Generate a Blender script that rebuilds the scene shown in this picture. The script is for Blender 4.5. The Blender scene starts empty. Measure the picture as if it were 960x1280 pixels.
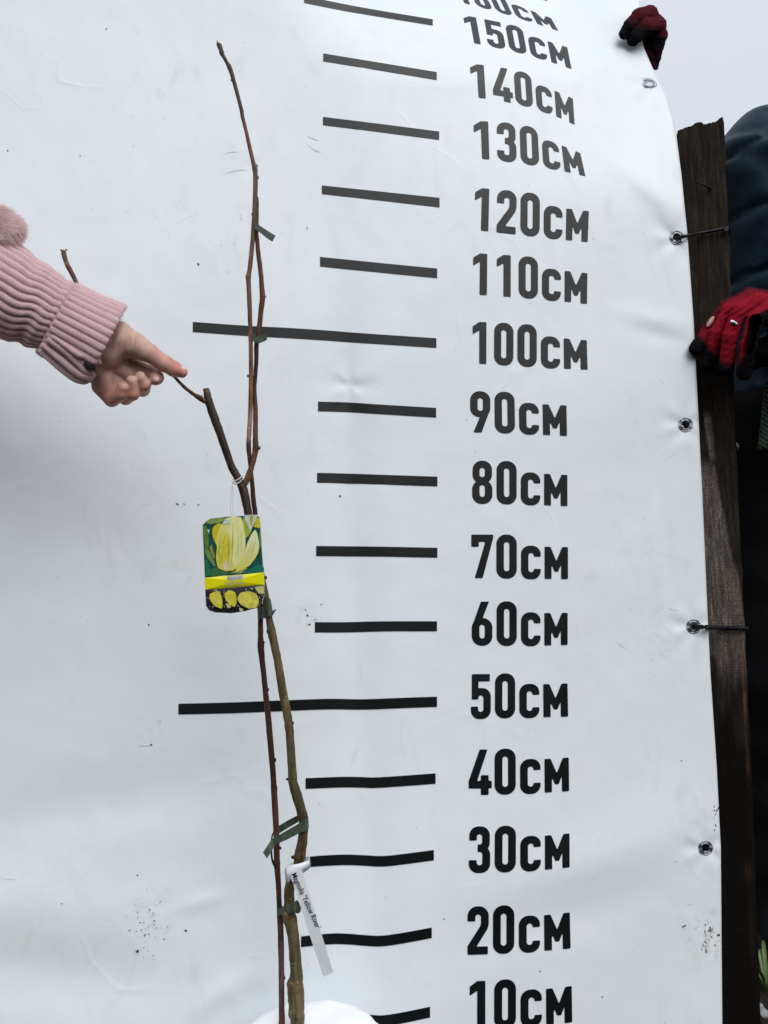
import bpy, bmesh, math, random
import numpy as np
from mathutils import Vector, noise, Matrix
random.seed(7); rng = np.random.default_rng(7)
R = math.radians
S = bpy.context.scene
COL = S.collection

# ------------------------------------------------------------------ camera
F = 967.0; PITCH = R(5.0); H = 0.68
cd = bpy.data.cameras.new('camera'); cam = bpy.data.objects.new('camera', cd); COL.objects.link(cam)
cd.sensor_fit = 'VERTICAL'; cd.sensor_height = 36; cd.lens = 36 * F / 1280; cd.clip_start = 0.02; cd.clip_end = 2000
cam.location = (0, 0, H); cam.rotation_euler = (R(90) + PITCH, 0, 0)
S.camera = cam
# ------------------------------------------------------------------ world and sun: bright overcast day
SUN_EL, SUN_AZ = 52, 152            # azimuth clockwise from +Y
w = bpy.data.worlds.new('World'); S.world = w; w.use_nodes = True
nt = w.node_tree; nt.nodes.clear()
sky = nt.nodes.new('ShaderNodeTexSky'); sky.sky_type = 'NISHITA'; sky.sun_disc = False
sky.sun_elevation = R(SUN_EL); sky.sun_rotation = R(SUN_AZ); sky.air_density = 1.0; sky.dust_density = 3.0; sky.ozone_density = 1.0
hs = nt.nodes.new('ShaderNodeHueSaturation'); hs.inputs['Saturation'].default_value = 0.22; hs.inputs['Value'].default_value = 1.0
mx = nt.nodes.new('ShaderNodeMix'); mx.data_type = 'RGBA'; mx.inputs[0].default_value = 0.62
mx.inputs[7].default_value = (7.5, 8.0, 8.8, 1)      # cloud layer
bg = nt.nodes.new('ShaderNodeBackground'); bg.inputs['Strength'].default_value = 0.09
wo = nt.nodes.new('ShaderNodeOutputWorld')
nt.links.new(sky.outputs[0], hs.inputs['Color']); nt.links.new(hs.outputs[0], mx.inputs[6])
tcw = nt.nodes.new('ShaderNodeTexCoord'); sx = nt.nodes.new('ShaderNodeSeparateXYZ'); nt.links.new(tcw.outputs['Generated'], sx.inputs[0])
mr = nt.nodes.new('ShaderNodeMapRange'); mr.inputs['From Min'].default_value = 0; mr.inputs['From Max'].default_value = 1; mr.inputs['To Min'].default_value = .82; mr.inputs['To Max'].default_value = 1.22
nt.links.new(sx.outputs['Z'], mr.inputs['Value'])
vm = nt.nodes.new('ShaderNodeVectorMath'); vm.operation = 'SCALE'; nt.links.new(mx.outputs[2], vm.inputs[0]); nt.links.new(mr.outputs[0], vm.inputs['Scale'])
nt.links.new(vm.outputs[0], bg.inputs['Color']); nt.links.new(bg.outputs[0], wo.inputs[0])
sl = bpy.data.lights.new('sun', 'SUN'); sl.energy = 1.2; sl.angle = R(55); sl.color = (1, .995, .985)
so = bpy.data.objects.new('sun', sl); COL.objects.link(so)
sd = Vector((math.sin(R(SUN_AZ)) * math.cos(R(SUN_EL)), math.cos(R(SUN_AZ)) * math.cos(R(SUN_EL)), math.sin(R(SUN_EL))))
so.rotation_euler = sd.to_track_quat('Z', 'Y').to_euler()
S.view_settings.view_transform = 'Standard'; S.view_settings.look = 'None'; S.view_settings.gamma = 1
S.view_settings.use_curve_mapping = False; S.view_settings.exposure = 0.46

# ------------------------------------------------------------------ geometry helpers
cp, sp = math.cos(PITCH), math.sin(PITCH)
def P(u, v, Y):
    """world point seen at photo pixel (u, v) and lying at distance Y in front of the camera"""
    a = (u - 480) / F; b = (640 - v) / F
    y = cp - b * sp; z = sp + b * cp
    k = Y / y
    return Vector((a * k, Y, H + z * k))
def sm(t):
    t = 0 if t < 0 else 1 if t > 1 else t
    return t * t * (3 - 2 * t)
def gs(x, s): return math.exp(-(x / s) ** 2)
def mesh_obj(name, verts, faces, mat, parent=None, smooth=True, mats=None, fmat=None, colors=None):
    me = bpy.data.meshes.new(name)
    me.from_pydata([tuple(v) for v in verts], [], [tuple(int(i) for i in f) for f in faces])
    for m in ([mat] if mats is None else mats): me.materials.append(m)
    if fmat is not None: me.polygons.foreach_set('material_index', fmat)
    if smooth: me.polygons.foreach_set('use_smooth', [True] * len(me.polygons))
    if colors is not None:
        at = me.color_attributes.new('Col', 'FLOAT_COLOR', 'POINT')
        at.data.foreach_set('color', np.asarray([(*c, 1) if len(c) == 3 else c for c in colors], dtype=np.float32).ravel())
    me.update()
    o = bpy.data.objects.new(name, me); COL.objects.link(o)
    if parent: o.parent = parent
    return o
def tag(o, label=None, cat=None, group=None, kind=None):
    if label: o['label'] = label
    if cat: o['category'] = cat
    if group: o['group'] = group
    if kind: o['kind'] = kind
    return o
def empty(name, loc, label, cat, group=None):
    o = bpy.data.objects.new(name, None); COL.objects.link(o); o.location = loc; o.empty_display_size = .05
    bpy.context.view_layer.update()
    return tag(o, label, cat, group)
def adopt(o, root):
    o.parent = root; o.matrix_parent_inverse = Matrix.Translation(-Vector(root.location)); return o
class MB:
    def __init__(s): s.v = []; s.f = []
    def add(s, vs, fs):
        n = len(s.v); s.v += [Vector(p) for p in vs]; s.f += [tuple(i + n for i in f) for f in fs]
    def build(s, name, mat, root=None, smooth=True, colors=None):
        o = mesh_obj(name, s.v, s.f, mat, None, smooth, colors=colors)
        if root: adopt(o, root)
        return o
def catmull(pts, n):
    out = []
    m = len(pts)
    A = np.array(pts, float)
    for i in range(m - 1):
        p0 = A[max(i - 1, 0)]; p1 = A[i]; p2 = A[i + 1]; p3 = A[min(i + 2, m - 1)]
        for k in range(n):
            t = k / n
            q = .5 * ((2 * p1) + (-p0 + p2) * t + (2 * p0 - 5 * p1 + 4 * p2 - p3) * t * t + (-p0 + 3 * p1 - 3 * p2 + p3) * t ** 3)
            q[-1] = p1[-1] * (1 - t) + p2[-1] * t
            out.append(q)
    out.append(A[-1]); return out
def tube(mb, pts, seg=12, rough=0.0, cap=True):
    """pts: (Vector, radius)"""
    rings = []
    n = len(pts); up = Vector((0, 1, 0))
    for i, (p, r) in enumerate(pts):
        a = pts[max(i - 1, 0)][0]; b = pts[min(i + 1, n - 1)][0]
        t = (b - a).normalized() if (b - a).length > 1e-9 else Vector((0, 0, 1))
        if abs(t.dot(up)) > .95: up = Vector((1, 0, 0))
        x = t.cross(up).normalized(); y = x.cross(t).normalized()
        ring = []
        for k in range(seg):
            an = 2 * math.pi * k / seg
            d = x * math.cos(an) + y * math.sin(an)
            rr = r
            if rough: rr = r * (1 + rough * noise.noise((p + d * r) * 160) + rough * .7 * noise.noise((p + d * r) * 420))
            ring.append(p + d * rr)
        rings.append(ring)
    vs = [q for ring in rings for q in ring]; fs = []
    for i in range(n - 1):
        for k in range(seg):
            k2 = (k + 1) % seg
            fs.append((i * seg + k, i * seg + k2, (i + 1) * seg + k2, (i + 1) * seg + k))
    if cap:
        fs.append(tuple(range(seg))[::-1]); fs.append(tuple((n - 1) * seg + k for k in range(seg)))
    mb.add(vs, fs)
def px_tube(mb, pts, n=5, seg=12, rough=0.0):
    """pts: (u, v, Y, radius in photo pixels)"""
    q = catmull(pts, n) if len(pts) > 2 else pts
    tube(mb, [(P(a[0], a[1], a[2]), a[3] * a[2] / F) for a in q], seg, rough)
def slab(name, verts, faces, mat, root, thick, smooth=True, colors=None, offset=1):
    o = mesh_obj(name, verts, faces, mat, None, smooth, colors=colors)
    m = o.modifiers.new('solid', 'SOLIDIFY'); m.thickness = thick; m.offset = offset
    if root: adopt(o, root)
    return o
def ribbon(mb, edges, thick=.0006, sub=4):
    """edges: (uA, vA, uB, vB, Y): a tape of real thickness through the cross edges"""
    E = catmull(edges, sub) if len(edges) > 2 else edges
    vs = []; fs = []
    for e in E:
        a = P(e[0], e[1], e[4]); b = P(e[2], e[3], e[4])
        vs += [a, b, b + Vector((0, thick, 0)), a + Vector((0, thick, 0))]
    for i in range(len(E) - 1):
        for k in range(4):
            k2 = (k + 1) % 4
            fs.append((i * 4 + k, i * 4 + k2, i * 4 + 4 + k2, i * 4 + 4 + k))
    n = (len(E) - 1) * 4
    fs += [(3, 2, 1, 0), (n, n + 1, n + 2, n + 3)]
    mb.add(vs, fs)

# ---- signed distance modelling (bodies, hands and gloves as one continuous surface)
def cone_sd(X, a, b, ra, rb):
    a = np.array(a, float); b = np.array(b, float); ab = b - a; L = max((ab ** 2).sum(), 1e-12)
    d = [X[i] - a[i] for i in range(3)]
    t = np.clip((d[0] * ab[0] + d[1] * ab[1] + d[2] * ab[2]) / L, 0, 1)
    return np.sqrt(sum((d[i] - t * ab[i]) ** 2 for i in range(3))) - (ra + (rb - ra) * t)
def smin(a, b, k):
    h = np.clip(.5 + .5 * (b - a) / k, 0, 1)
    return b + (a - b) * h - k * h * (1 - h)
def chain_sd(X, pts, k):
    d = None
    for p, q in zip(pts[:-1], pts[1:]):
        c = cone_sd(X, p[:3], q[:3], p[3], q[3])
        d = c if d is None else smin(d, c, k)
    return d
def grid(lo, hi, h):
    ax = [np.arange(lo[i], hi[i] + h, h) for i in range(3)]
    return np.meshgrid(*ax, indexing='ij'), ax
def surface(f, ax):
    """naive surface nets"""
    ins = f < 0
    nx, ny, nz = f.shape
    cnt = np.zeros((nx - 1, ny - 1, nz - 1)); pos = np.zeros((nx - 1, ny - 1, nz - 1, 3))
    I, J, K = np.meshgrid(np.arange(nx - 1), np.arange(ny - 1), np.arange(nz - 1), indexing='ij')
    base = np.stack([I, J, K], -1).astype(float)
    cor = [(a, b, c) for a in (0, 1) for b in (0, 1) for c in (0, 1)]
    def sub(arr, o): return arr[o[0]:nx - 1 + o[0], o[1]:ny - 1 + o[1], o[2]:nz - 1 + o[2]]
    for a in cor:
        for i in range(3):
            if a[i] == 0:
                b = list(a); b[i] = 1
                fa, fb = sub(f, a), sub(f, b)
                cr = (fa < 0) != (fb < 0)
                t = np.where(cr, fa / np.where(cr, fa - fb, 1), 0)
                pt = np.array(a, float) + np.zeros(fa.shape + (3,)); pt[..., i] += t
                pos += np.where(cr[..., None], pt, 0); cnt += cr
    act = cnt > 0
    idx = -np.ones(act.shape, int); idx[act] = np.arange(act.sum())
    V = (base[act] + pos[act] / cnt[act][:, None])
    org = np.array([a[0] for a in ax]); h = ax[0][1] - ax[0][0]
    V = org + V * h
    faces = []
    for i in range(3):
        o = [0, 0, 0]; o[i] = 1
        sa = f[:nx - o[0], :ny - o[1], :nz - o[2]] < 0; sb = f[o[0]:, o[1]:, o[2]:] < 0
        j, k = (i + 1) % 3, (i + 2) % 3
        for flip, m in ((False, sa & ~sb), (True, ~sa & sb)):
            q = np.argwhere(m)
            q = q[(q[:, j] > 0) & (q[:, k] > 0) & (q[:, j] < f.shape[j] - 1) & (q[:, k] < f.shape[k] - 1)]
            def at(dj, dk):
                p = q.copy(); p[:, j] -= dj; p[:, k] -= dk; return idx[p[:, 0], p[:, 1], p[:, 2]]
            fc = np.stack([at(1, 1), at(0, 1), at(0, 0), at(1, 0)], 1)
            if flip: fc = fc[:, ::-1]
            faces.append(fc)
    return V, np.concatenate(faces)
def vnoise(V, s, off=0.0):
    return np.array([noise.noise(Vector((p[0] * s + off, p[1] * s, p[2] * s))) for p in V])
def px_blob(name, f, ax, Y0, mat, root, unit=None, colors=None, disp=None):
    """an implicit body given in (pixel, pixel, pixel towards the camera) round the depth Y0"""
    V, Fc = surface(f, ax)
    s = Y0 / F
    if disp is not None: V = disp(V)
    W = [P(p[0], p[1], Y0 - p[2] * s) for p in V]
    o = mesh_obj(name, W, Fc[:, ::-1], mat, None, True, colors=(colors(V) if colors else None))
    bm = bmesh.new(); bm.from_mesh(o.data); bmesh.ops.recalc_face_normals(bm, faces=bm.faces); bm.to_mesh(o.data); bm.free()
    if root: adopt(o, root)
    return o
def w_blob(name, f, ax, mat, root, colors=None):
    V, Fc = surface(f, ax)
    o = mesh_obj(name, V, Fc, mat, None, True, colors=(colors(V) if colors else None))
    bm = bmesh.new(); bm.from_mesh(o.data); bmesh.ops.recalc_face_normals(bm, faces=bm.faces); bm.to_mesh(o.data); bm.free()
    if root: adopt(o, root)
    return o

# ------------------------------------------------------------------ materials
class M:
    def __init__(s, name, col=(.5, .5, .5), rough=.6, spec=.4, metal=0):
        s.m = bpy.data.materials.new(name); s.m.use_nodes = True; s.t = s.m.node_tree
        s.b = s.t.nodes['Principled BSDF']
        s.b.inputs['Base Color'].default_value = (*col, 1); s.b.inputs['Roughness'].default_value = rough
        s.b.inputs['Specular IOR Level'].default_value = spec; s.b.inputs['Metallic'].default_value = metal
    def n(s, typ, **kw):
        x = s.t.nodes.new('ShaderNode' + typ)
        for k, v in kw.items():
            if isinstance(v, tuple) and k.startswith('i_'): x.inputs[k[2:]].default_value = v
            elif k.startswith('i_'): x.inputs[k[2:]].default_value = v
            else: setattr(x, k, v)
        return x
    def l(s, a, b): s.t.links.new(a, b)
    def coord(s, scale=(1, 1, 1), rot=(0, 0, 0)):
        tc = s.n('TexCoord'); mp = s.n('Mapping'); mp.inputs['Scale'].default_value = scale; mp.inputs['Rotation'].default_value = rot
        s.l(tc.outputs['Object'], mp.inputs[0]); return mp.outputs[0]
    def noise(s, scale, detail=4, vec=None, rough=.5, dist=0):
        x = s.n('TexNoise'); x.inputs['Scale'].default_value = scale; x.inputs['Detail'].default_value = detail
        x.inputs['Roughness'].default_value = rough; x.inputs['Distortion'].default_value = dist
        s.l(vec if vec else s.coord(), x.inputs['Vector']); return x.outputs['Fac']
    def ramp(s, fac, stops):
        x = s.n('ValToRGB'); e = x.color_ramp.elements
        while len(e) < len(stops): e.new(.5)
        for el, (p, c) in zip(e, stops): el.position = p; el.color = (*c, 1) if len(c) == 3 else c
        s.l(fac, x.inputs[0]); return x.outputs[0]
    def mix(s, fac, a, b, mode='MIX'):
        x = s.n('Mix', data_type='RGBA', blend_type=mode)
        for sock, val in ((0, fac), (6, a), (7, b)):
            if hasattr(val, 'is_linked') or hasattr(val, 'links'): s.l(val, x.inputs[sock])
            else: x.inputs[sock].default_value = val if sock == 0 else (*val, 1)
        return x.outputs[2]
    def color(s, c): s.l(c, s.b.inputs['Base Color'])
    def bump(s, hgt, strength=.3, dist=.001):
        x = s.n('Bump'); x.inputs['Strength'].default_value = strength; x.inputs['Distance'].default_value = dist
        s.l(hgt, x.inputs['Height']); s.l(x.outputs[0], s.b.inputs['Normal']); return x
    def attr(s):
        x = s.n('Attribute'); x.attribute_name = 'Col'; return x.outputs['Color']

# vinyl sheet: off-white, faint handling marks and rubbed-in soil
mt = M('white_vinyl', (.8, .8, .8), .34, .4)
n1 = mt.noise(3.1, 6, rough=.6); n2 = mt.noise(17, 5, mt.coord((1, 1, .5), (0, .5, 0)), .65, 1.2); n3 = mt.noise(70, 3)
a = mt.ramp(n1, [(.42, (0, 0, 0)), (.72, (1, 1, 1))]); b = mt.ramp(n2, [(.56, (0, 0, 0)), (.75, (1, 1, 1))])
mu = mt.n('Math', operation='MULTIPLY'); mt.l(a, mu.inputs[0]); mt.l(b, mu.inputs[1])
mu2 = mt.n('Math', operation='MULTIPLY'); mt.l(mu.outputs[0], mu2.inputs[0]); mu2.inputs[1].default_value = .6
base = mt.mix(mt.ramp(n1, [(.3, (0, 0, 0)), (.7, (1, 1, 1))]), (.73, .785, .81), (.76, .80, .825))
c1 = mt.mix(mu2.outputs[0], base, (.56, .56, .50))
sp1 = mt.ramp(mt.noise(190, 2), [(.765, (0, 0, 0)), (.79, (1, 1, 1))])
sp2 = mt.ramp(mt.noise(4.3, 3, mt.coord((1, 1, 1), (1, 0, 0))), [(.5, (0, 0, 0)), (.62, (1, 1, 1))])
mu3 = mt.n('Math', operation='MULTIPLY'); mt.l(sp1, mu3.inputs[0]); mt.l(sp2, mu3.inputs[1])
c2 = mt.mix(mu3.outputs[0], c1, (.30, .29, .26))
def near(pt, rad):
    g_ = mt.n('NewGeometry'); vm_ = mt.n('VectorMath', operation='DISTANCE'); mt.l(g_.outputs['Position'], vm_.inputs[0]); vm_.inputs[1].default_value = pt
    q_ = mt.n('MapRange'); q_.inputs['From Min'].default_value = rad; q_.inputs['From Max'].default_value = rad * .15; q_.inputs['To Min'].default_value = 0; q_.inputs['To Max'].default_value = 1
    mt.l(vm_.outputs['Value'], q_.inputs['Value']); return q_.outputs[0]
gr = mt.ramp(mt.noise(85, 6, rough=.7), [(.5, (0, 0, 0)), (.66, (1, 1, 1))])
for (u_, v_, Y_, rad_, st_, cc_) in ((188, 1158, 1.03, .06, .30, (.42, .40, .34)), (884, 1165, 1.17, .05, .55, (.36, .30, .24)), (886, 1020, 1.17, .04, .3, (.42, .38, .32)), (388, 772, 1.13, .03, .5, (.42, .41, .38)), (185, 915, 1.06, .06, .25, (.5, .5, .46)),
                                    (815, 520, 1.24, .09, .22, (.55, .55, .52)), (800, 700, 1.22, .12, .25, (.55, .55, .5)), (790, 230, 1.28, .10, .22, (.6, .62, .54)), (300, 205, 1.20, .05, .25, (.5, .52, .46)), (340, 150, 1.2, .18, .15, (.6, .62, .57)), (60, 1100, 1.03, .14, .18, (.58, .58, .52)), (760, 40, 1.35, .06, .4, (.42, .43, .42)), (720, 1080, 1.14, .1, .18, (.6, .6, .55)), (830, 800, 1.2, .08, .3, (.5, .48, .42))):
    mu4 = mt.n('Math', operation='MULTIPLY'); mt.l(gr, mu4.inputs[0]); mt.l(near(P(u_, v_, Y_), rad_), mu4.inputs[1])
    mu5 = mt.n('Math', operation='MULTIPLY'); mt.l(mu4.outputs[0], mu5.inputs[0]); mu5.inputs[1].default_value = st_
    c2 = mt.mix(mu5.outputs[0], c2, cc_)
mt.color(c2)
mt.l(mt.ramp(n2, [(.3, (.33, .33, .33)), (.7, (.5, .5, .5))]), mt.b.inputs['Roughness'])
def ridge_n(sc, off):
    nn_ = mt.noise(sc, 2, mt.coord((1, 1, 1), off), .4, .8)
    a_ = mt.n('Math', operation='SUBTRACT'); mt.l(nn_, a_.inputs[0]); a_.inputs[1].default_value = .5
    b_ = mt.n('Math', operation='ABSOLUTE'); mt.l(a_.outputs[0], b_.inputs[0])
    return mt.ramp(b_.outputs[0], [(0, (1, 1, 1)), (.035, (0, 0, 0))])
mk = mt.ramp(mt.noise(5.3, 3), [(.52, (0, 0, 0)), (.68, (1, 1, 1))])
cr = mt.n('Math', operation='MULTIPLY'); mt.l(ridge_n(5.5, (.4, 1, .3)), cr.inputs[0]); mt.l(mk, cr.inputs[1])
ad_ = mt.n('Math', operation='ADD'); mt.l(mt.noise(45, 5, rough=.6), ad_.inputs[0]); mt.l(cr.outputs[0], ad_.inputs[1])
mt.bump(ad_.outputs[0], .25, .0012)
VINYL = mt.m
mt = M('black_print', (.012, .016, .018), .34, .2)
mt.color(mt.ramp(mt.noise(14, 4), [(.3, (.0035, .005, .006)), (.75, (.007, .010, .011))]))
mt.bump(mt.noise(45, 5), .2, .001); PRINT = mt.m
mt = M('dirt', (.075, .055, .04), .9, .1); DIRT = mt.m
mt = M('smear', (.69, .70, .69), .6, .3); SMEAR = mt.m
mt = M('grommet_metal', (.24, .26, .28), .35, .5, 1.0); mt.l(mt.ramp(mt.noise(300, 3), [(.3, (.25, .25, .25)), (.7, (.55, .55, .55))]), mt.b.inputs['Roughness']); METAL = mt.m
mt = M('black_plastic', (.005, .005, .006), .5, .25); PLASTIC = mt.m

def wood():
    mt = M('weathered_wood', (.08, .06, .045), .95, .02)
    v1 = mt.coord((1, 1, .06)); g = mt.noise(170, 5, v1, .65); g2 = mt.noise(38, 4, v1, .6, 1.5)
    c = mt.ramp(g, [(.25, (.008, .006, .005)), (.5, (.026, .020, .016)), (.75, (.060, .047, .038))])
    c = mt.mix(mt.ramp(g2, [(.5, (0, 0, 0)), (.7, (.6, .6, .6))]), c, (.02, .014, .011))
    # bleached strip and orange bare wood come from the colour attribute (R = bleached, G = bare, B = near-black low on the board)
    at = mt.n('SeparateColor'); mt.l(mt.attr(), at.inputs[0])
    bl = mt.ramp(g, [(.3, (.06, .048, .04)), (.5, (.13, .108, .094)), (.72, (.26, .22, .19))])
    c = mt.mix(at.outputs[0], c, bl)
    c = mt.mix(at.outputs[1], c, mt.ramp(g, [(.3, (.05, .022, .010)), (.7, (.22, .105, .045))]))
    c = mt.mix(at.outputs[2], c, (.006, .005, .0045))
    mt.color(c)
    sw = mt.n('TexWave', wave_type='BANDS', bands_direction='Z'); sw.inputs['Scale'].default_value = 75; sw.inputs['Distortion'].default_value = 2.5
    mt.l(mt.coord(), sw.inputs['Vector'])
    ad = mt.n('Math', operation='ADD'); mt.l(g, ad.inputs[0])
    m2 = mt.n('Math', operation='MULTIPLY'); m2.inputs[1].default_value = .12; mt.l(sw.outputs['Fac'], m2.inputs[0]); mt.l(m2.outputs[0], ad.inputs[1])
    spk = mt.ramp(mt.noise(520, 4, mt.coord((1, 1, .5)), .7), [(.42, (0, 0, 0)), (.6, (.6, .6, .6))])
    c = mt.mix(spk, c, (.012, .010, .008)); mt.color(c)
    mt.bump(ad.outputs[0], .9, .0025); return mt.m
WOOD = wood()
def bark(name, c0, c1, c2, zs=.12, sc=260):
    mt = M(name, c1, .6, .3)
    v = mt.coord((1, 1, zs)); g = mt.noise(sc, 5, v, .6); g2 = mt.noise(34, 4, rough=.6)
    c = mt.ramp(g, [(.28, c0), (.52, c1), (.76, c2)])
    c = mt.mix(mt.ramp(g2, [(.46, (0, 0, 0)), (.66, (.75, .75, .75))]), c, tuple(x * .38 for x in c1))
    le = mt.ramp(mt.noise(420, 2), [(.68, (0, 0, 0)), (.74, (1, 1, 1))])
    c = mt.mix(le, c, tuple(min(1, x * 1.9 + .03) for x in c2)); 
    at = mt.attr(); c = mt.mix(1.0, c, at, 'MULTIPLY')
    mt.color(c); mt.bump(mt.noise(sc * 1.2, 5, mt.coord((1, 1, .4))), .6, .0012); return mt.m
BARK_OLIVE = bark('olive_bark', (.045, .035, .018), (.12, .098, .052), (.23, .19, .12))
BARK_RED = bark('red_brown_bark', (.035, .014, .011), (.085, .036, .027), (.16, .085, .06))
BARK_TAN = bark('tan_bark', (.075, .042, .028), (.18, .108, .078), (.30, .21, .16))
BARK_DARK = bark('dark_bark', (.016, .010, .009), (.038, .023, .019), (.09, .06, .048))
mt = M('green_tape', (.055, .085, .055), .55, .4); mt.color(mt.ramp(mt.noise(160, 4), [(.3, (.035, .058, .038)), (.7, (.085, .12, .08))])); mt.bump(mt.noise(500, 3), .3, .0004); TAPE = mt.m
mt = M('white_label_film', (.78, .79, .81), .35, .5); mt.color(mt.ramp(mt.noise(60, 4), [(.3, (.68, .715, .74)), (.7, (.76, .79, .81))])); mt.bump(mt.noise(120, 4), .4, .001); FILM = mt.m
mt = M('label_ink', (.015, .015, .016), .5, .3); INK = mt.m
mt = M('grey_ink', (.33, .33, .36), .5, .3); GREYINK = mt.m
mt = M('string', (.55, .55, .55), .6, .3); STRING = mt.m
mt = M('card_print', (.5, .5, .5), .35, .5)
c = mt.mix(mt.ramp(mt.noise(700, 3), [(.3, (0, 0, 0)), (.8, (.35, .35, .35))]), mt.attr(), (.9, .9, .6), 'MULTIPLY'); mt.color(c); CARD = mt.m
mt = M('white_plastic_wrap', (.88, .885, .9), .45, .4); mt.bump(mt.noise(60, 5), .3, .002); WRAP = mt.m
# knit
mt = M('pink_knit', (.5, .3, .32), .95, .1)
c = mt.ramp(mt.noise(900, 3), [(.3, (.52, .31, .335)), (.7, (.80, .55, .57))])
c = mt.mix(mt.ramp(mt.noise(30, 3), [(.3, (0, 0, 0)), (.8, (.5, .5, .5))]), c, (.66, .45, .465)); mt.color(c)
wv = mt.n('TexWave', wave_type='BANDS', bands_direction='DIAGONAL'); wv.inputs['Scale'].default_value = 420; wv.inputs['Distortion'].default_value = 3; mt.l(mt.coord(), wv.inputs['Vector'])
mt.bump(wv.outputs['Fac'], .6, .0008); mt.b.inputs['Sheen Weight'].default_value = .3; mt.b.inputs['Sheen Roughness'].default_value = .6; KNIT = mt.m
mt = M('dark_gap', (.02, .022, .025), .9, .1); GAP = mt.m
mt = M('pink_fur', (.66, .46, .46), .85, .15); mt.color(mt.mix(1.0, mt.attr(), (.98, .95, .95), 'MULTIPLY')); mt.b.inputs['Sheen Weight'].default_value = .3; FUR = mt.m
mt = M('skin', (.5, .3, .23), .5, .35)
c = mt.mix(1.0, mt.attr(), mt.ramp(mt.noise(220, 4), [(.25, (.86, .82, .80)), (.75, (1, 1, 1))]), 'MULTIPLY'); mt.color(c)
mt.b.inputs['Subsurface Weight'].default_value = .12; mt.b.inputs['Subsurface Radius'].default_value = (.6, .25, .15); mt.b.inputs['Subsurface Scale'].default_value = .004
mt.bump(mt.noise(1100, 4), .35, .0006); SKIN = mt.m
mt = M('finger_nail', (.74, .50, .46), .25, .5); NAIL = mt.m
mt = M('plain_skin', (.5, .29, .22), .5, .35); mt.color(mt.ramp(mt.noise(60, 3), [(.3, (.46, .26, .2)), (.7, (.56, .34, .26))])); PSKIN = mt.m
mt = M('glove_fabric', (.3, .02, .03), .9, .06); mt.color(mt.mix(1.0, mt.attr(), mt.ramp(mt.noise(260, 4), [(.3, (.65, .65, .65)), (.7, (1, 1, 1))]), 'MULTIPLY')); mt.bump(mt.noise(480, 4), .9, .0016); GLOVE = mt.m
mt = M('navy_nylon', (.02, .03, .04), .5, .14); mt.color(mt.ramp(mt.noise(40, 3), [(.3, (.008, .019, .031)), (.7, (.019, .038, .057))])); mt.bump(mt.noise(55, 5, mt.coord((1, 1, .35), (0, .4, 0))), .35, .004); NYLON = mt.m
mt = M('black_cloth', (.006, .006, .007), .9, .1); mt.bump(mt.noise(60, 4), .5, .004); BLACK = mt.m
mt = M('green_knit', (.06, .085, .06), .9, .1)
wv = mt.n('TexWave', wave_type='BANDS', bands_direction='DIAGONAL'); wv.inputs['Scale'].default_value = 70; wv.inputs['Distortion'].default_value = 4; wv.inputs['Detail Scale'].default_value = 3; mt.l(mt.coord(), wv.inputs['Vector'])
mt.color(mt.ramp(wv.outputs['Fac'], [(.2, (.012, .016, .012)), (.6, (.065, .09, .062))])); GREENKNIT = mt.m
mt = M('hair', (.03, .02, .014), .6, .3); mt.bump(mt.noise(90, 4, mt.coord((1, 1, .1))), .8, .004); HAIR = mt.m
mt = M('pink_coat', (.45, .26, .28), .9, .1); mt.bump(mt.noise(40, 5), .4, .005); COAT = mt.m
mt = M('soil', (.05, .04, .03), .95, .1)
c = mt.ramp(mt.noise(9, 8, rough=.7), [(.3, (.018, .014, .011)), (.6, (.05, .04, .03)), (.8, (.085, .07, .05))]); mt.color(c); mt.bump(mt.noise(25, 8, rough=.7), 1, .03); SOIL = mt.m
mt = M('stone', (.2, .2, .2), .85, .2); mt.color(mt.ramp(mt.noise(30, 5), [(.3, (.10, .105, .11)), (.7, (.30, .31, .32))])); mt.bump(mt.noise(120, 4), .5, .003); STONE = mt.m
mt = M('leaf', (.08, .14, .03), .5, .4); mt.color(mt.ramp(mt.noise(40, 3), [(.3, (.045, .09, .02)), (.7, (.16, .24, .07))])); LEAF = mt.m
mt = M('rust', (.03, .02, .015), .7, .3, .6); RUST = mt.m

# ------------------------------------------------------------------ ground
g = mesh_obj('ground', [(-300, -300, 0), (300, -300, 0), (300, 600, 0), (-300, 600, 0)], [(0, 1, 2, 3)], SOIL, None, False)
tag(g, kind='structure')
vs = []; fs = []; NX = 40; prof = [(-1.7, -.02), (-2.0, .12), (-2.5, .7), (-3.1, 1.5), (-3.8, 2.1), (-5, 2.5), (-8, 2.6), (-14, 1.4), (-20, -.05)]
for j, (y, z) in enumerate(prof):
    for i in range(NX + 1):
        x = -14 + 28 * i / NX; k = sm((14 - abs(x)) / 5)
        vs.append((x, y + .25 * noise.noise(Vector((x * .6, y, 0))), z * k * (1 + .18 * noise.noise(Vector((x * .9, y * .9, 3)))) - .02 * (1 - k)))
for j in range(len(prof) - 1):
    for i in range(NX): fs.append((j * (NX + 1) + i, (j + 1) * (NX + 1) + i, (j + 1) * (NX + 1) + i + 1, j * (NX + 1) + i + 1))
tag(mesh_obj('hill', vs, fs, SOIL), kind='structure')  # unseen soil bank, added to darken the lower part of the banner

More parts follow.
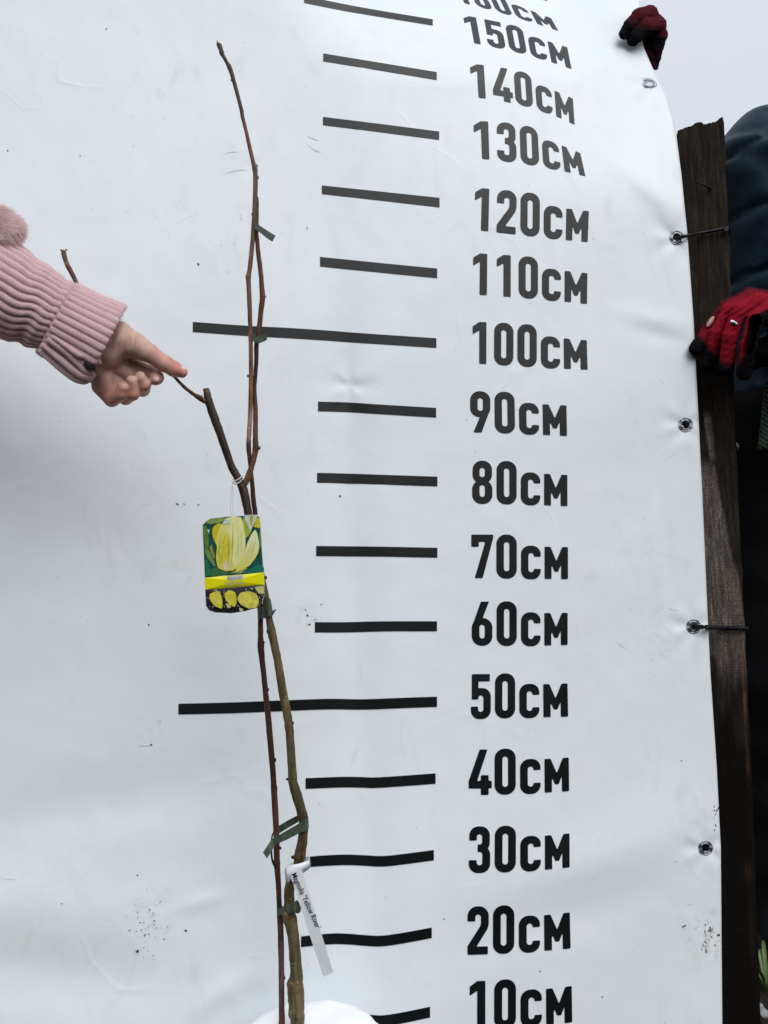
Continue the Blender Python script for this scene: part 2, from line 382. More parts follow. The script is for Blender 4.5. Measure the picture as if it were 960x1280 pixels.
# ------------------------------------------------------------------ banner sheet
def SY(u, v):
    """depth of the sheet: it hangs slanting away to the right, leans back and rolls over near the top"""
    s = (u - 470) / F * 1.1
    Y = 1.075 * (1 + .00014 * (640 - v)) + .17 * s + .09
    Y += .17 * max(0, s + .02) * sm((270 - v) / 240)
    wr = sm((u - 330) / 330)
    t = max(0, 110 - v)
    if t > 0: Y += wr * (.12 * (t / 110) ** 2 if t < 90 else .0803 + .0019 * min(t - 90, 40) + .0004 * max(0, t - 130))
    # the pulled corner stands up again behind the fold
    f = sm((u - 690) / 90) * sm((62 - v) / 55)
    Y -= f * (.036 + .0005 * max(0, 40 - v))
    x, z = u / 1000, v / 1000
    Y += .0075 * noise.noise(Vector((x * 2.6, z * 2.2, 1.3)))
    Y += .0022 * noise.noise(Vector((x * 9 + z * 3, z * 7, 5.7)))
    if u > -60: Y +=   .0004 * noise.noise(Vector((x * 34, z * 30, 2.2)))
    # long upright fold and its twin
    uc = 415 + (v - 260) * .055
    k = sm((v - 230) / 250)
    Y += k * (.0028 * gs(u - uc, 22) - .0016 * gs(u - uc - 50, 26))
    # star dent
    du, dv = u - 436, v - 481
    r = math.hypot(du, dv)
    if r < 90:
        an = math.atan2(dv, du); Y += .0018 * gs(r, 9) + .0011 * gs(r, 34) * math.sin(an * 4 + 1.1) * min(1, r / 9)
    # soft diagonal dents
    def ridge(u0, v0, ang, L, W, h):
        c, s_ = math.cos(ang), math.sin(ang); p = (u - u0) * c + (v - v0) * s_; q = -(u - u0) * s_ + (v - v0) * c
        return h * math.exp(-(p / L) ** 2 - (q / W) ** 2) if abs(p) < 3 * L and abs(q) < 3 * W else 0
    Y += ridge(815, 238, .75, 45, 15, -.006) + ridge(840, 215, 1.2, 35, 10, .0035)
    Y += ridge(760, 1075, -.4, 140, 40, -.004) + ridge(700, 1140, -.3, 110, 34, .003)
    Y += ridge(40, 1140, .12, 170, 55, -.005) + ridge(60, 1215, .1, 160, 45, .003)
    Y += ridge(280, 1240, -.6, 50, 16, -.003)
    Y += ridge(250, 1128, -.3, 26, 9, -.0015) + ridge(820, 400, .25, 42, 12, -.0018) + ridge(825, 420, .3, 34, 10, .0016)
    Y += ridge(150, 1000, -.2, 150, 40, .004) + ridge(790, 60, -.5, 60, 18, -.004) + ridge(700, 70, .5, 70, 14, .003)
    Y += ridge(835, 700, 1.5, 70, 8, .0018) + ridge(822, 690, 1.5, 80, 8, -.0018) + ridge(600, 30, .3, 120, 12, .002)
    for gu, gv in GR: g_ = math.hypot(u - gu, v - gv); Y += .0022 * gs(g_, 13) + (.0011 * gs(g_ - 18, 16) * math.sin(5 * math.atan2(v - gv, u - gu) + gv) if g_ < 70 else 0)
    # slight flutter of the free edge
    Y += .004 * sm((u - 800) / 90) * noise.noise(Vector((3.3, z * 6.5, .7)))
    return Y
GR = [(812, 105), (846, 297), (857, 531), (867, 783), (882, 1060)]
def B(u, v, off=.0007):
    p = P(u, v, SY(u, v)); d = Vector((0, 0, H)) - p
    return p + d.normalized() * off
EDGE = [(-140, 796), (-60, 799), (20, 801), (45, 802), (60, 805), (92, 819), (118, 833), (150, 843), (220, 852), (290, 859), (400, 867), (520, 873), (620, 878), (780, 885), (840, 888), (960, 896), (1060, 901), (1180, 902), (1400, 904)]
def edge(v):
    for (a, x), (b, y) in zip(EDGE[:-1], EDGE[1:]):
        if v <= b: t = (v - a) / (b - a); return x + (y - x) * t
    return EDGE[-1][1]
def make_banner():
    root = empty('height_chart_banner', P(480, 1400, 1.0),
                 'large white vinyl banner with black height marks from 10 CM to 160 CM', 'banner')
    vs = []; fs = []; U = []
    rows = np.arange(-140, 1396, 4.0); NC = 300
    for v in rows:
        e = edge(v)
        for c in range(NC + 1):
            u = -300 + (e + 300) * c / NC
            U.append((u, v)); vs.append(P(u, v, SY(u, v)))
    n = NC + 1
    for r in range(len(rows) - 1):
        for c in range(NC):
            q = (r * n + c, r * n + c + 1, (r + 1) * n + c + 1, (r + 1) * n + c)
            cu = sum(U[i][0] for i in q) / 4; cv = sum(U[i][1] for i in q) / 4
            if cu > 780 and any(math.hypot(cu - a, cv - b) < 5.6 for a, b in GR): continue
            fs.append(q)
    o = slab('sheet', vs, fs, VINYL, root, .0007, True, offset=-1)
    # check that the solidified back goes away from the camera
    o.data.update()
    if o.data.polygons[100].normal.y > 0: o.modifiers['solid'].offset = 1
    for gu, gv in GR:
        mb = MB(); tilt = .55 if gv < 200 else 1.0
        prof = [(4.7, -.002), (4.9, .0002), (5.4, .0018), (6.2, .0022), (7.0, .0016), (7.5, .0004), (8.0, .0003), (8.6, .0011), (9.3, .0010), (9.9, .0002), (10.0, -.0010), (4.7, -.004)]
        seg = 32; q = []
        for k in range(seg):
            an = 2 * math.pi * k / seg
            for r, h in prof: 
                r *= .93
                q.append(P(gu + r * math.cos(an), gv + r * math.sin(an) * tilt, SY(gu, gv) - .0026 + (SY(gu + 9 * math.cos(an), gv + 9 * math.sin(an) * tilt) - SY(gu, gv)) * min(1, r / 9) + .0022 - h))
        m = len(prof); ff = [(k * m + i, k * m + (i + 1) % m, ((k + 1) % seg) * m + (i + 1) % m, ((k + 1) % seg) * m + i) for k in range(seg) for i in range(m)]
        mb.add(q, ff); mb.build('grommet', METAL, root)
    return root
banner = make_banner()

# ---- height marks
STR = {
 150: [(380, -5.5, 9), (430, 5, 8.5), (480, 14, 8), (541, 24, 8)],
 140: [(404, 66.7, 9.8), (475, 78.3, 9.8), (546, 90, 10)],
 130: [(403.7, 146, 10.3), (475, 154.8, 10.3), (549, 164.3, 10.5)],
 120: [(402.3, 231.7, 10.6), (475, 239.3, 11.2), (549.5, 247.2, 12)],
 110: [(400, 321, 12), (475, 328.6, 12), (546.5, 335.6, 12)],
 100: [(241, 402.3, 12.5), (310, 407.2, 12.6), (360, 409.8, 12.7), (400, 412.4, 12.6), (423, 414.2, 12.4), (460, 417, 12.2), (545.5, 422.7, 12)],
 90: [(397.5, 502, 12), (435, 503, 12), (470, 505.3, 12), (545.2, 509.8, 12)],
 80: [(396.3, 591, 12.2), (430, 591.8, 12.2), (546.8, 595.8, 12)],
 70: [(395.2, 682.4, 12.6), (470, 683.2, 12.4), (546.8, 684.7, 12.3)],
 60: [(393.6, 777.6, 12.8), (430, 777.7, 12.8), (480, 776.6, 12.6), (546.3, 776.6, 12.4)],
 50: [(223, 879.6, 13.4), (290, 878, 13.5), (360, 875.2, 13.3), (410, 873.5, 13.2), (455, 874, 13), (500, 872.3, 13), (546.3, 870.8, 12.8)],
 40: [(382, 972.7, 13.4), (427.5, 971, 13.3), (452, 971.2, 13.3), (475, 971.5, 13.2), (544.5, 966.6, 13.1)],
 30: [(381, 1071.3, 13), (405, 1069.3, 13.2), (432, 1068.2, 13.2), (456, 1069, 13.2), (478, 1070, 13.2), (505, 1067.3, 13.2), (542.4, 1062.4, 13)],
 20: [(376.3, 1170.6, 13.3), (413, 1166.9, 13.5), (436, 1167.2, 13.5), (456, 1168.8, 13.5), (476, 1169.6, 13.5), (500, 1166.6, 13.4), (539.7, 1159.4, 13.2)],
 10: [(372, 1268, 14), (430, 1266, 14), (455, 1267.5, 14), (476, 1269.2, 14), (500, 1266, 13.8), (537.6, 1258.4, 13.6)],
}
for val, pts in STR.items():
    q = catmull(pts, 6); mb = MB(); vs = []; fs = []; NR = 4
    for (u, v, t) in q:
        for k in range(NR): vs.append(B(u, v + t * k / (NR - 1)))
    for i in range(len(q) - 1):
        for k in range(NR - 1): fs.append((i * NR + k, i * NR + NR + k, i * NR + NR + k + 1, i * NR + k + 1))
    mb.add(vs, fs); o = mb.build('height_mark', PRINT, banner)
    if val in (50, 100): o['label'] = 'long black line at the %d CM height' % val

# ---- lettering, drawn as shapes in units of the figure height
def rr(x, y, x0, y0, x1, y1, r):
    r = min(r, (x1 - x0) / 2, (y1 - y0) / 2)
    dx = np.abs(x - (x0 + x1) / 2) - (x1 - x0) / 2 + r; dy = np.abs(y - (y0 + y1) / 2) - (y1 - y0) / 2 + r
    return np.hypot(np.maximum(dx, 0), np.maximum(dy, 0)) + np.minimum(np.maximum(dx, dy), 0) - r
def pl(x, y, pts):
    d = np.full(x.shape, 1e9); s = np.ones(x.shape)
    n = len(pts)
    for i in range(n):
        ax_, ay = pts[i]; bx, by = pts[i - 1]
        ex, ey = bx - ax_, by - ay; wx, wy = x - ax_, y - ay
        t = np.clip((wx * ex + wy * ey) / (ex * ex + ey * ey), 0, 1)
        d = np.minimum(d, (wx - ex * t) ** 2 + (wy - ey * t) ** 2)
        c1 = y >= ay; c2 = y < by; c3 = ex * wy > ey * wx
        s = np.where((c1 & c2 & c3) | (~c1 & ~c2 & ~c3), -s, s)
    return s * np.sqrt(d)
mnm, mxm = np.minimum, np.maximum
def glyph(ch, x, y):
    if ch == '0': return mxm(rr(x, y, 0, -.005, .464, 1.005, .215), -rr(x, y, .170, .165, .294, .835, .062))
    if ch == '1': return pl(x, y, [(.20, 0), (.373, 0), (.373, 1), (.20, 1), (.04, .89), (.04, .70), (.20, .80)])
    if ch == 'C':
        d = rr(x, y, 0, -.012, .456, .757, .2)
        d = mxm(d, -rr(x, y, .170, .150, .296, .592, .06)); return mxm(d, -rr(x, y, .288, .228, .7, .508, .0))
    if ch == 'M': return pl(x, y, [(0, 0), (0, .74), (.137, .74), (.275, .415), (.413, .74), (.55, .74), (.55, 0), (.388, 0), (.388, .34), (.316, .17), (.234, .17), (.162, .34), (.162, 0)])
    if ch == '2':
        d = mxm(rr(x, y, 0, .45, .468, 1.005, .215), -rr(x, y, .172, .40, .296, .835, .062))
        d = mxm(d, -rr(x, y, -.2, .2, .235, .69, 0)); d = mxm(d, -rr(x, y, .2, .2, .6, .66, 0))
        d = mnm(d, pl(x, y, [(.296, .70), (.468, .70), (.462, .60), (.435, .52), (.20, .165), (0, .10), (0, .18), (.275, .58), (.296, .64)]))
        return mnm(d, rr(x, y, 0, 0, .45, .168, 0))
    if ch == '3':
        d = mnm(rr(x, y, .005, .45, .452, 1.005, .2), rr(x, y, 0, -.005, .464, .585, .2))
        d = mxm(d, -rr(x, y, .170, .612, .285, .835, .055)); d = mxm(d, -rr(x, y, .170, .165, .292, .452, .055))
        return mxm(d, -rr(x, y, -.2, .275, .19, .70, 0))
    if ch == '4':
        d = pl(x, y, [(.235, 1), (.405, 1), (.182, .31), (.50, .31), (.50, .145), (0, .145), (0, .31)])
        return mnm(d, rr(x, y, .262, 0, .432, .435, 0))
    if ch == '5':
        d = mnm(rr(x, y, .02, .834, .44, 1, 0), rr(x, y, .02, .43, .175, 1, 0))
        b = mxm(rr(x, y, 0, -.01, .464, .685, .2), -rr(x, y, .168, .15, .292, .52, .06))
        b = mxm(b, -rr(x, y, -.2, .27, .19, .43, 0)); b = mxm(b, -rr(x, y, -.2, .42, .06, .8, 0)); return mnm(d, b)
    if ch in '69':
        if ch == '9': x, y = .464 - x, 1 - y
        d = mnm(rr(x, y, 0, -.005, .464, .625, .22), pl(x, y, [(.205, 1), (.388, 1), (.235, .60), (.1, .40), (.0, .32), (.015, .46)]))
        return mxm(d, -rr(x, y, .172, .16, .292, .475, .06))
    if ch == '7': return pl(x, y, [(0, 1), (.49, 1), (.49, .93), (.252, 0), (.076, 0), (.312, .835), (.166, .835), (.166, .72), (0, .72)])
    if ch == '8':
        d = mnm(rr(x, y, .01, .47, .454, 1.005, .21), rr(x, y, 0, -.005, .464, .55, .215))
        d = mxm(d, -rr(x, y, .170, .62, .290, .84, .058)); return mxm(d, -rr(x, y, .170, .16, .292, .435, .058))
ORG = {1: 0, 2: 140, 3: 300, 4: 480, 5: 650, 6: 830, 7: 1000, 8: 1110}
LAB = {  # crop, base left, mid, right, then height vectors
 170: (1, (10, -122), (335, -55), (598, 6), (-52, -90), (-55, -85), (-56, -80)),
 160: (1, (66, 12), (393, 99), (663, 186), (-52, -125), (-58, -118), (-61, -105)),
 150: (1, (119, 253), (477, 330), (742, 414), (-30, -163), (-31, -165), (-36, -177)),
 140: (1, (143, 582), (512, 650), (760, 748), (-12, -200), (-14, -205), (-14, -211)),
 130: (2, (163, 277), (549, 326), (825, 385), (-11, -222), (-12, -227), (-42, -187)),
 120: (2, (155, 706), (550, 750), (838, 780), (9, -253), (2, -258), (10, -250)),
 110: (3, (148, 326), (540, 354), (834, 383), (4, -248), (0, -249), (4, -248)),
 100: (3, (148, 739), (533, 763), (838, 778), (0, -249), (0, -252), (-7, -238)),
 90: (4, (133, 289), (403, 297), (714, 312), (0, -246), (-4, -247), (-4, -248)),
 80: (4, (145, 717), (412, 722), (717, 733), (0, -256), (0, -257), (-1, -253)),
 70: (5, (140, 348), (413, 351), (720, 355), (0, -261), (0, -262), (0, -260)),
 60: (5, (143, 752), (413, 754), (718, 750), (0, -263), (0, -265), (0, -261)),
 50: (6, (137, 328), (403, 323), (721, 316), (1, -267), (0, -267), (-5, -270)),
 40: (6, (124, 787), (407, 780), (727, 763), (1, -273), (-1, -273), (-3, -273)),
 30: (7, (124, 437), (407, 430), (730, 404), (3, -277), (1, -277), (-1, -276)),
 20: (8, (117, 401), (398, 390), (736, 363), (0, -289), (0, -288), (-7, -293)),
 10: (8, (130, 852), (408, 838), (746, 806), (0, -292), (0, -293), (-5, -295)),
}
def lettering(val):
    crop, b0, b1, b2, t0, t1, t2 = LAB[val]
    txt = str(val); nd = len(txt)
    xl = .04 if txt[0] == '1' else 0.0; xm = .56 * (nd - 1) + .464; xr = .56 * nd + .545 + .55
    h = .022
    xs = np.arange(-.044, xr + .05, h); ys = np.arange(-.044, 1.05, h)
    X, Y = np.meshgrid(xs, ys, indexing='ij')
    d = np.full(X.shape, 9.)
    for i, ch in enumerate(txt): d = mnm(d, glyph(ch, X - .56 * i, Y))
    d = mnm(d, glyph('C', X - .56 * nd, Y)); d = mnm(d, glyph('M', X - .56 * nd - .545, Y))
    def q(x, a, b, c):
        l0 = (x - xm) * (x - xr) / ((xl - xm) * (xl - xr)); l1 = (x - xl) * (x - xr) / ((xm - xl) * (xm - xr)); l2 = (x - xl) * (x - xm) / ((xr - xl) * (xr - xm))
        return a * l0 + b * l1 + c * l2
    def to(x, y):
        # beyond the last figure the cap line is lower, so the height is interpolated the same way
        bx, by = q(x, b0[0], b1[0], b2[0]), q(x, b0[1], b1[1], b2[1]); hx, hy = q(x, t0[0], t1[0], t2[0]), q(x, t0[1], t1[1], t2[1])
        return 560 + (bx + hx * y) / 4.8, ORG[crop] + (by + hy * y) / 4.8
    vs = []; fs = []; cache = {}
    def vert(key, x, y):
        if key not in cache:
            cache[key] = len(vs); u, v = to(x, y); vs.append(B(u, v))
        return cache[key]
    nx, ny = d.shape
    for i in range(nx - 1):
        for j in range(ny - 1):
            c = [(i, j), (i + 1, j), (i + 1, j + 1), (i, j + 1)]
            s = [d[a] < 0 for a in c]
            if not any(s): continue
            poly = []
            for k in range(4):
                a, b = c[k], c[(k + 1) % 4]
                if s[k]: poly.append(vert(a, xs[a[0]], ys[a[1]]))
                if s[k] != s[(k + 1) % 4]:
                    t = d[a] / (d[a] - d[b]); key = (min(a, b), max(a, b))
                    poly.append(vert(key, xs[a[0]] + (xs[b[0]] - xs[a[0]]) * t, ys[a[1]] + (ys[b[1]] - ys[a[1]]) * t))
            if len(poly) > 2: fs.append(poly)
    mb = MB(); mb.add(vs, fs); o = mb.build('height_lettering', PRINT, banner)
    if val < 170: o['label'] = 'black lettering %d CM' % val
for val in LAB: lettering(val)

# ---- soil flecks and rubbed marks on the sheet
mb = MB(); ms = MB()
def fleck(m, u, v, r, el=1, an=0, off=.0011):
    n = 8; c, s = math.cos(an), math.sin(an); q = []
    for k in range(n):
        t = 2 * math.pi * k / n; rr_ = r * random.uniform(.5, 1.15); x, y = rr_ * math.cos(t) * el, rr_ * math.sin(t)
        q.append(B(u + x * c - y * s, v + x * s + y * c, off))
    m.add(q, [tuple(range(n))])
for u, v, r, el, an in [(384.5, 769, 1.3, 1.9, .9), (387, 780.5, 1.5, 1.4, -.4), (382, 762, .9, 1, 0), (401.5, 755.5, .9, 1.4, 0), (390, 770, .6, 1.6, .4), (393, 774, .7, 1.3, .5), (396, 775, .7, 1, 0),
                        (172, 1189, 2, 1.3, 0), (187, 1137, 1.1, 1, 0), (232, 1163, 1.4, 1.6, .2), (205, 1174, 1, 1.6, .6), (172, 1094, 1.2, 1, 0), (77, 1129.5, 1, 1, 0), (186, 781, 1.2, 1, 0), (189, 931, 1.1, 1.5, .5), (200, 902, .9, 1, 0),
                        (855, 1158, 1.6, 2.4, -.4), (898, 1169, 1.7, 1.5, .2), (894, 1181.5, 1.3, 1, .3), (845, 1077, .8, 1, 0), (852, 951, .9, 1, 0), (133, 36, .9, 1, 0), (100, 195, 1.1, 1, 0), (9.5, 188, 1, 1, 0), (302, 274, 1, .6, 0), (284.5, 340, .8, .6, 1.2), (248, 330, 1.3, 1.5, .3), (384, 285, 1.2, .7, 0), (425, 620, 1.2, 1.5, .2), (675, 1214, 1.3, 1, 0), (555, 1149, 1, 1, 0), (753, 1246, 1.3, .8, 0), (222, 630, 1.1, 2.5, .3), (230, 630, .8, 2, .4), (248, 630.5, .7, 2, .1)]:
    fleck(mb, u, v, r, el, an)
for _ in range(46):
    fleck(mb, random.gauss(186, 13), random.gauss(1158, 17), random.uniform(.3, .8), random.uniform(1, 2.2), random.uniform(0, 3))
for _ in range(26):
    t = random.random(); fleck(mb, random.gauss(884 + 4 * t, 3.0), random.gauss(1160 + 4 * t, 6), random.uniform(.3, .6), random.uniform(2, 5), random.uniform(1.1, 1.9))
for _ in range(14): fleck(mb, random.gauss(881, 2.5), random.gauss(1184, 4), random.uniform(.3, .6), random.uniform(2, 5), random.uniform(1.1, 1.9))
for _ in range(9): fleck(mb, random.gauss(896, 1.6), random.uniform(1006, 1038), random.uniform(.4, .9), 2.5, random.uniform(1.1, 2))
for _ in range(120): fleck(mb, random.uniform(0, 840), random.uniform(40, 1270), random.uniform(.2, .55), random.uniform(1, 1.7), random.uniform(0, 3))
tag(mb.build('soil_flecks', DIRT, banner, False), kind='stuff')
def streak(u0, v0, u1, v1, wd, bend=0):
    n = 10; q = []
    for k in range(n + 1):
        t = k / n; x = u0 + (u1 - u0) * t; y = v0 + (v1 - v0) * t + bend * math.sin(math.pi * t); ww = wd * math.sin(math.pi * (t * .94 + .03)) * random.uniform(.3, 1)
        q += [B(x, y - ww / 2, .0009), B(x, y + ww / 2, .0009)]
    ms.add(q, [(2 * k, 2 * k + 2, 2 * k + 3, 2 * k + 1) for k in range(n)])
for s_ in [(279, 193, 303, 192, 1.2, -3), (280, 205, 281, 210, 1, 0), (278, 218, 311, 212, 1.4, -2), (308, 1196, 330, 1198, 1, 0), (170, 885, 172, 905, 1.4, 0), (168, 928, 190, 930, 1.6, 3), (195, 900, 204, 912, 1, 2), (800, 648, 802, 690, .9, 0),
           (350, 288, 356, 292, 1, 0), (835, 760, 850, 762, 1, 1), (382, 168, 400, 176, 1.4, 1), (384, 180, 402, 190, 1.6, 2),
           (858, 1130, 868, 1128, 1.2, 1), (862, 1170, 866, 1150, 1, 0), (0, 1098, 20, 1099, 1, 0), (850, 560, 830, 575, 1, 2), (770, 800, 785, 812, 1, 1), (720, 775, 724, 800, 2, 0), (735, 770, 737, 790, 1.6, 0)]: streak(*s_)
tag(ms.build('rubbed_marks', SMEAR, banner, False), kind='stuff')

# ------------------------------------------------------------------ plank post on the right
def plank():
    # front left / right border in photo pixels by height; the board stands just behind the sheet
    YF = lambda v: 1.352 - .0001 * (v - 150)
    RB = [(140, 904.5), (330, 913), (560, 920), (790, 931), (1000, 941), (1280, 951), (1420, 955)]
    def rb(v):
        for (a, x), (b, y) in zip(RB[:-1], RB[1:]):
            if v <= b: return x + (y - x) * (v - a) / (b - a)
        return RB[-1][1]
    W0 = 58
    top = [(0, 163), (.3, 157), (.42, 153), (.52, 152.6), (.56, 155.5), (.66, 154.5), (.73, 153), (.79, 152), (.86, 151), (.92, 147.5), (.965, 145), (1, 153)]
    cols = 32; vr = [None] + list(np.arange(165, 1421, 7.0)); vs = []; cl = []
    def topv(t):
        for (a, x), (b, y) in zip(top[:-1], top[1:]):
            if t <= b: return x + (y - x) * (t - a) / (b - a)
        return 153
    def weather(t, v, u):
        a = [0, 0, 0]
        nz = .5 * noise.noise(Vector((u * .05, v * .02, 3))) 
        # bleached tongue: boundary runs from the left edge at 570 to the right edge at 740
        d = 0
        bnd = 893 + (v - 585) * .205 + 6 * nz if v > 575 else 884
        if 575 < v < 800: d = sm((bnd - u + 2) / 4) * sm((v - 575) / 8)
        if 800 <= v < 870: d = .6 * sm((870 - v) / 60)
        if 510 < v < 572: d = max(d, .75 * sm((5 - abs(u - (884 + (v - 520) * .12))) / 2) * sm((v - 512) / 9))
        a[0] = min(1, d * (1.25 + 1.2 * nz))
        r = rb(v)
        if 730 < v < 1000: a[1] = sm((2.6 - abs(u - (r - 4.0)) + 3 * nz) / 2.5) * sm((v - 730) / 20) * sm((1000 - v) / 60) * max(0, min(1, .75 + 1.6 * noise.noise(Vector((3, v * .03, u * .1)))))
        a[1] = max(a[1], .4 * math.exp(-((v - 1090) / 13) ** 2 - ((u - (r - 9)) / 5) ** 2) * (1 + 2 * nz))
        a[1] = max(a[1], .3 * math.exp(-((v - 1160) / 50) ** 2 - ((u - (r - 7)) / 3) ** 2) * (1 + 2 * nz))
        a[2] = sm((v - 850) / 90 + nz * 1.2) * (1 - a[1])
        if a[2] > 0: a[0] *= 1 - a[2]
        a[2] = max(a[2], .8 * sm((6 - abs(u - (893 + (v - 860) * .1)) + 8 * nz) / 5) if 820 < v < 900 else 0)
        return tuple(a)
    for v0 in vr:
        for c in range(cols + 1):
            t = c / cols
            v = topv(t) + random.uniform(-.8, .8) if v0 is None else v0
            r = rb(v) + 1.0 * noise.noise(Vector((v * .03, 1, 7))); W = W0 + 18 * sm((v - 175) / 90); u = r - W + W * t
            y = YF(v) + .0012 * noise.noise(Vector((u * .12, v * .012, 1)))
            if t > .95: y += .002 * (t - .95) / .05
            vs.append(P(u, v, y)); cl.append(weather(t, v, u))
    n = cols + 1; fs = []; nr = len(vr)
    for r in range(nr - 1):
        for c in range(cols): fs.append((r * n + c, r * n + c + 1, (r + 1) * n + c + 1, (r + 1) * n + c))
    N = len(vs); back = []
    TH = .028
    for i, p in enumerate(vs): back.append(p + Vector((.006, TH, 0)))
    vs2 = vs + back; cl2 = cl + cl
    for r in range(nr - 1):
        for c in range(cols): fs.append((N + r * n + c, N + (r + 1) * n + c, N + (r + 1) * n + c + 1, N + r * n + c + 1))
        for c in (0, cols): fs.append((r * n + c, (r + 1) * n + c, N + (r + 1) * n + c, N + r * n + c))
    for c in range(cols):
        fs.append((c, c + 1, N + c + 1, N + c)); k = (nr - 1) * n; fs.append((k + c, k + c + 1, N + k + c + 1, N + k + c))
    o = mesh_obj('board', vs2, fs, WOOD, None, False, colors=cl2)
    bm = bmesh.new(); bm.from_mesh(o.data); bmesh.ops.recalc_face_normals(bm, faces=bm.faces); bm.to_mesh(o.data); bm.free()
    root = empty('wooden_post', P(930, 1400, 1.2), 'rough dark weathered wooden board post with broken top at the right edge of the banner', 'post')
    adopt(o, root)
    # bent nail
    m = MB(); px_tube(m, [(870.5, 226, 1.326, 1.1), (876, 229.5, 1.322, 1.1), (883, 233, 1.326, 1.3), (888, 235, 1.338, 1.5), (889, 236, 1.36, 1.5)], 4, 8); m.build('nail', RUST, root)
    return root
plank()
# black ties through two grommets round the board
for (gu, gv, pts, lab) in [
    (846, 297, [(848, 297, 0, 2.4), (851, 296.5, -.006, 2.2), (860, 294.5, -.008, 2.1), (875, 291.5, -.010, 2.0), (892, 288.5, -.010, 2.0), (908, 285, -.006, 2.1), (911, 287, .012, 2.0), (911, 293, .03, 2.0)], 'black tie from the upper banner grommet round the wooden post'),
    (867, 783, [(867.5, 783, 0, 3.0), (872, 783.3, -.006, 2.4), (885, 784, -.009, 3.0), (902, 785, -.010, 2.9), (917, 785.5, -.010, 2.9), (919, 785, -.011, 3.2), (923, 785, -.011, 3.2), (931, 785.5, -.006, 2.3), (934, 785, .012, 2.2), (934, 785, .03, 2.0)], 'black tie from the lower banner grommet round the wooden post')]:
    root = empty('cable_tie', P(gu, gv, 1.2), lab, 'cable tie', 'black ties holding the banner to the post')
    m = MB(); pp = []
    for (u, v, dy, r) in pts:
        plk = 1.352 - .0001 * (v - 150); eg = edge(v)
        if u < eg - 6: yb, dy = SY(u, v) + (.004 if u < gu + 3 else .001), dy - .001
        else: k_ = sm((u - eg - 1) / 12); yb = (SY(eg - 2, v) - .001) * (1 - k_) + plk * k_
        pp.append((u, v, yb + dy, r))
    pp = [(gu, gv, SY(gu, gv) + .012, 2.2)] + pp
    px_tube(m, pp, 5, 10); m.build('strap', PLASTIC, root)
    m = MB(); u0, v0 = (908, 285.5) if gv < 500 else (921, 785)
    y = 1.352 - .0001 * (v0 - 150) - .009
    q = []; 
    for dx, dv in ((-2.6, -3), (2.6, -3), (2.6, 3), (-2.6, 3)):
        q.append(P(u0 + dx, v0 + dv, y - .004))
    for dx, dv in ((-2.6, -3), (2.6, -3), (2.6, 3), (-2.6, 3)): q.append(P(u0 + dx, v0 + dv, y + .003))
    m.add(q, [(0, 1, 2, 3), (7, 6, 5, 4), (0, 4, 5, 1), (1, 5, 6, 2), (2, 6, 7, 3), (3, 7, 4, 0)]); m.build('tie_head', PLASTIC, root, False)

# ------------------------------------------------------------------ the tree
YT = .95
tree = empty('magnolia_sapling', P(371, 1417, YT), 'bare magnolia sapling with thin brown stems standing in front of the banner', 'sapling')
def stem(name, pts, mat, n=5, seg=14, rough=.16, tint=None, label=None):
    q = catmull([(u, v, Y, r) for (u, v, Y, r) in pts], n)
    ctr = [(P(a[0], a[1], a[2]), a[3] * a[2] / F) for a in q]
    mb = MB(); tube(mb, ctr, seg, rough)
    cols = []
    for i, a in enumerate(q):
        c = tint(a[1]) if tint else (1, 1, 1)
        cols += [c] * seg
    o = mb.build(name, mat, tree, True, colors=cols)
    if label: o['label'] = label
    return o
def lerp3(stops):
    def f(v):
        for (a, x), (b, y) in zip(stops[:-1], stops[1:]):
            if v <= b:
                t = max(0, (v - a) / (b - a)); return tuple(x[i] + (y[i] - x[i]) * t for i in range(3))
        return stops[-1][1]
    return f
tr = [(373, 1420, 10), (373, 1330, 9.5), (372, 1300, 8.5), (372, 1280, 8), (371, 1262, 9.3), (370, 1245, 10), (369, 1230, 9.8), (370.3, 1222, 8), (369.5, 1203, 7), (368, 1182, 7), (366, 1166, 7), (363, 1150, 8.2), (361.5, 1142, 7.4), (361.5, 1132, 6.4), (361.5, 1118, 6.3), (362, 1108, 6),
      (366, 1094, 5), (371.5, 1082, 4.8), (374.5, 1072, 7.2), (376, 1062, 6.5), (378, 1052, 6), (379, 1040, 6), (379.6, 1026, 6), (376, 1011, 5.9), (371, 994, 6.3), (366.6, 980, 5.6), (366, 972, 5.4), (364.4, 952, 5.2), (362, 915, 5.1), (358.5, 890, 5.3), (353.5, 865, 5.3), (349.5, 840, 5), (347, 825, 5),
      (341.6, 800, 5), (340, 792, 5.4), (336.8, 775, 4.4), (332, 748, 4.6), (326, 720, 5), (318, 680, 5), (311, 645, 5.1), (307.5, 627, 5.3), (304, 612, 5.6), (299, 600, 5), (293, 590, 4.9), (287, 577, 4.7), (275, 541, 5.2), (268.4, 524, 5.4), (262, 505, 5.2), (259.8, 497, 4.9), (258.6, 490, 4.4), (258, 486, 4.1)]
yt = lambda v: YT - .012 * sm((620 - v) / 130)
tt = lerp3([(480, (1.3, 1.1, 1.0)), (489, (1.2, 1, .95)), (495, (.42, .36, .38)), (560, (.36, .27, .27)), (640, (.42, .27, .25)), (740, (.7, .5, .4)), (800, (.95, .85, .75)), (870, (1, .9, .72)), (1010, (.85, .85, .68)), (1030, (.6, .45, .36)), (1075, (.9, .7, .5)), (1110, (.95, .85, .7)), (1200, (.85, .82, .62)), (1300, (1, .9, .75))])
trunk = stem('trunk', [(u, v, yt(v), r) for u, v, r in tr], BARK_OLIVE, 4, 18, .10, tt)
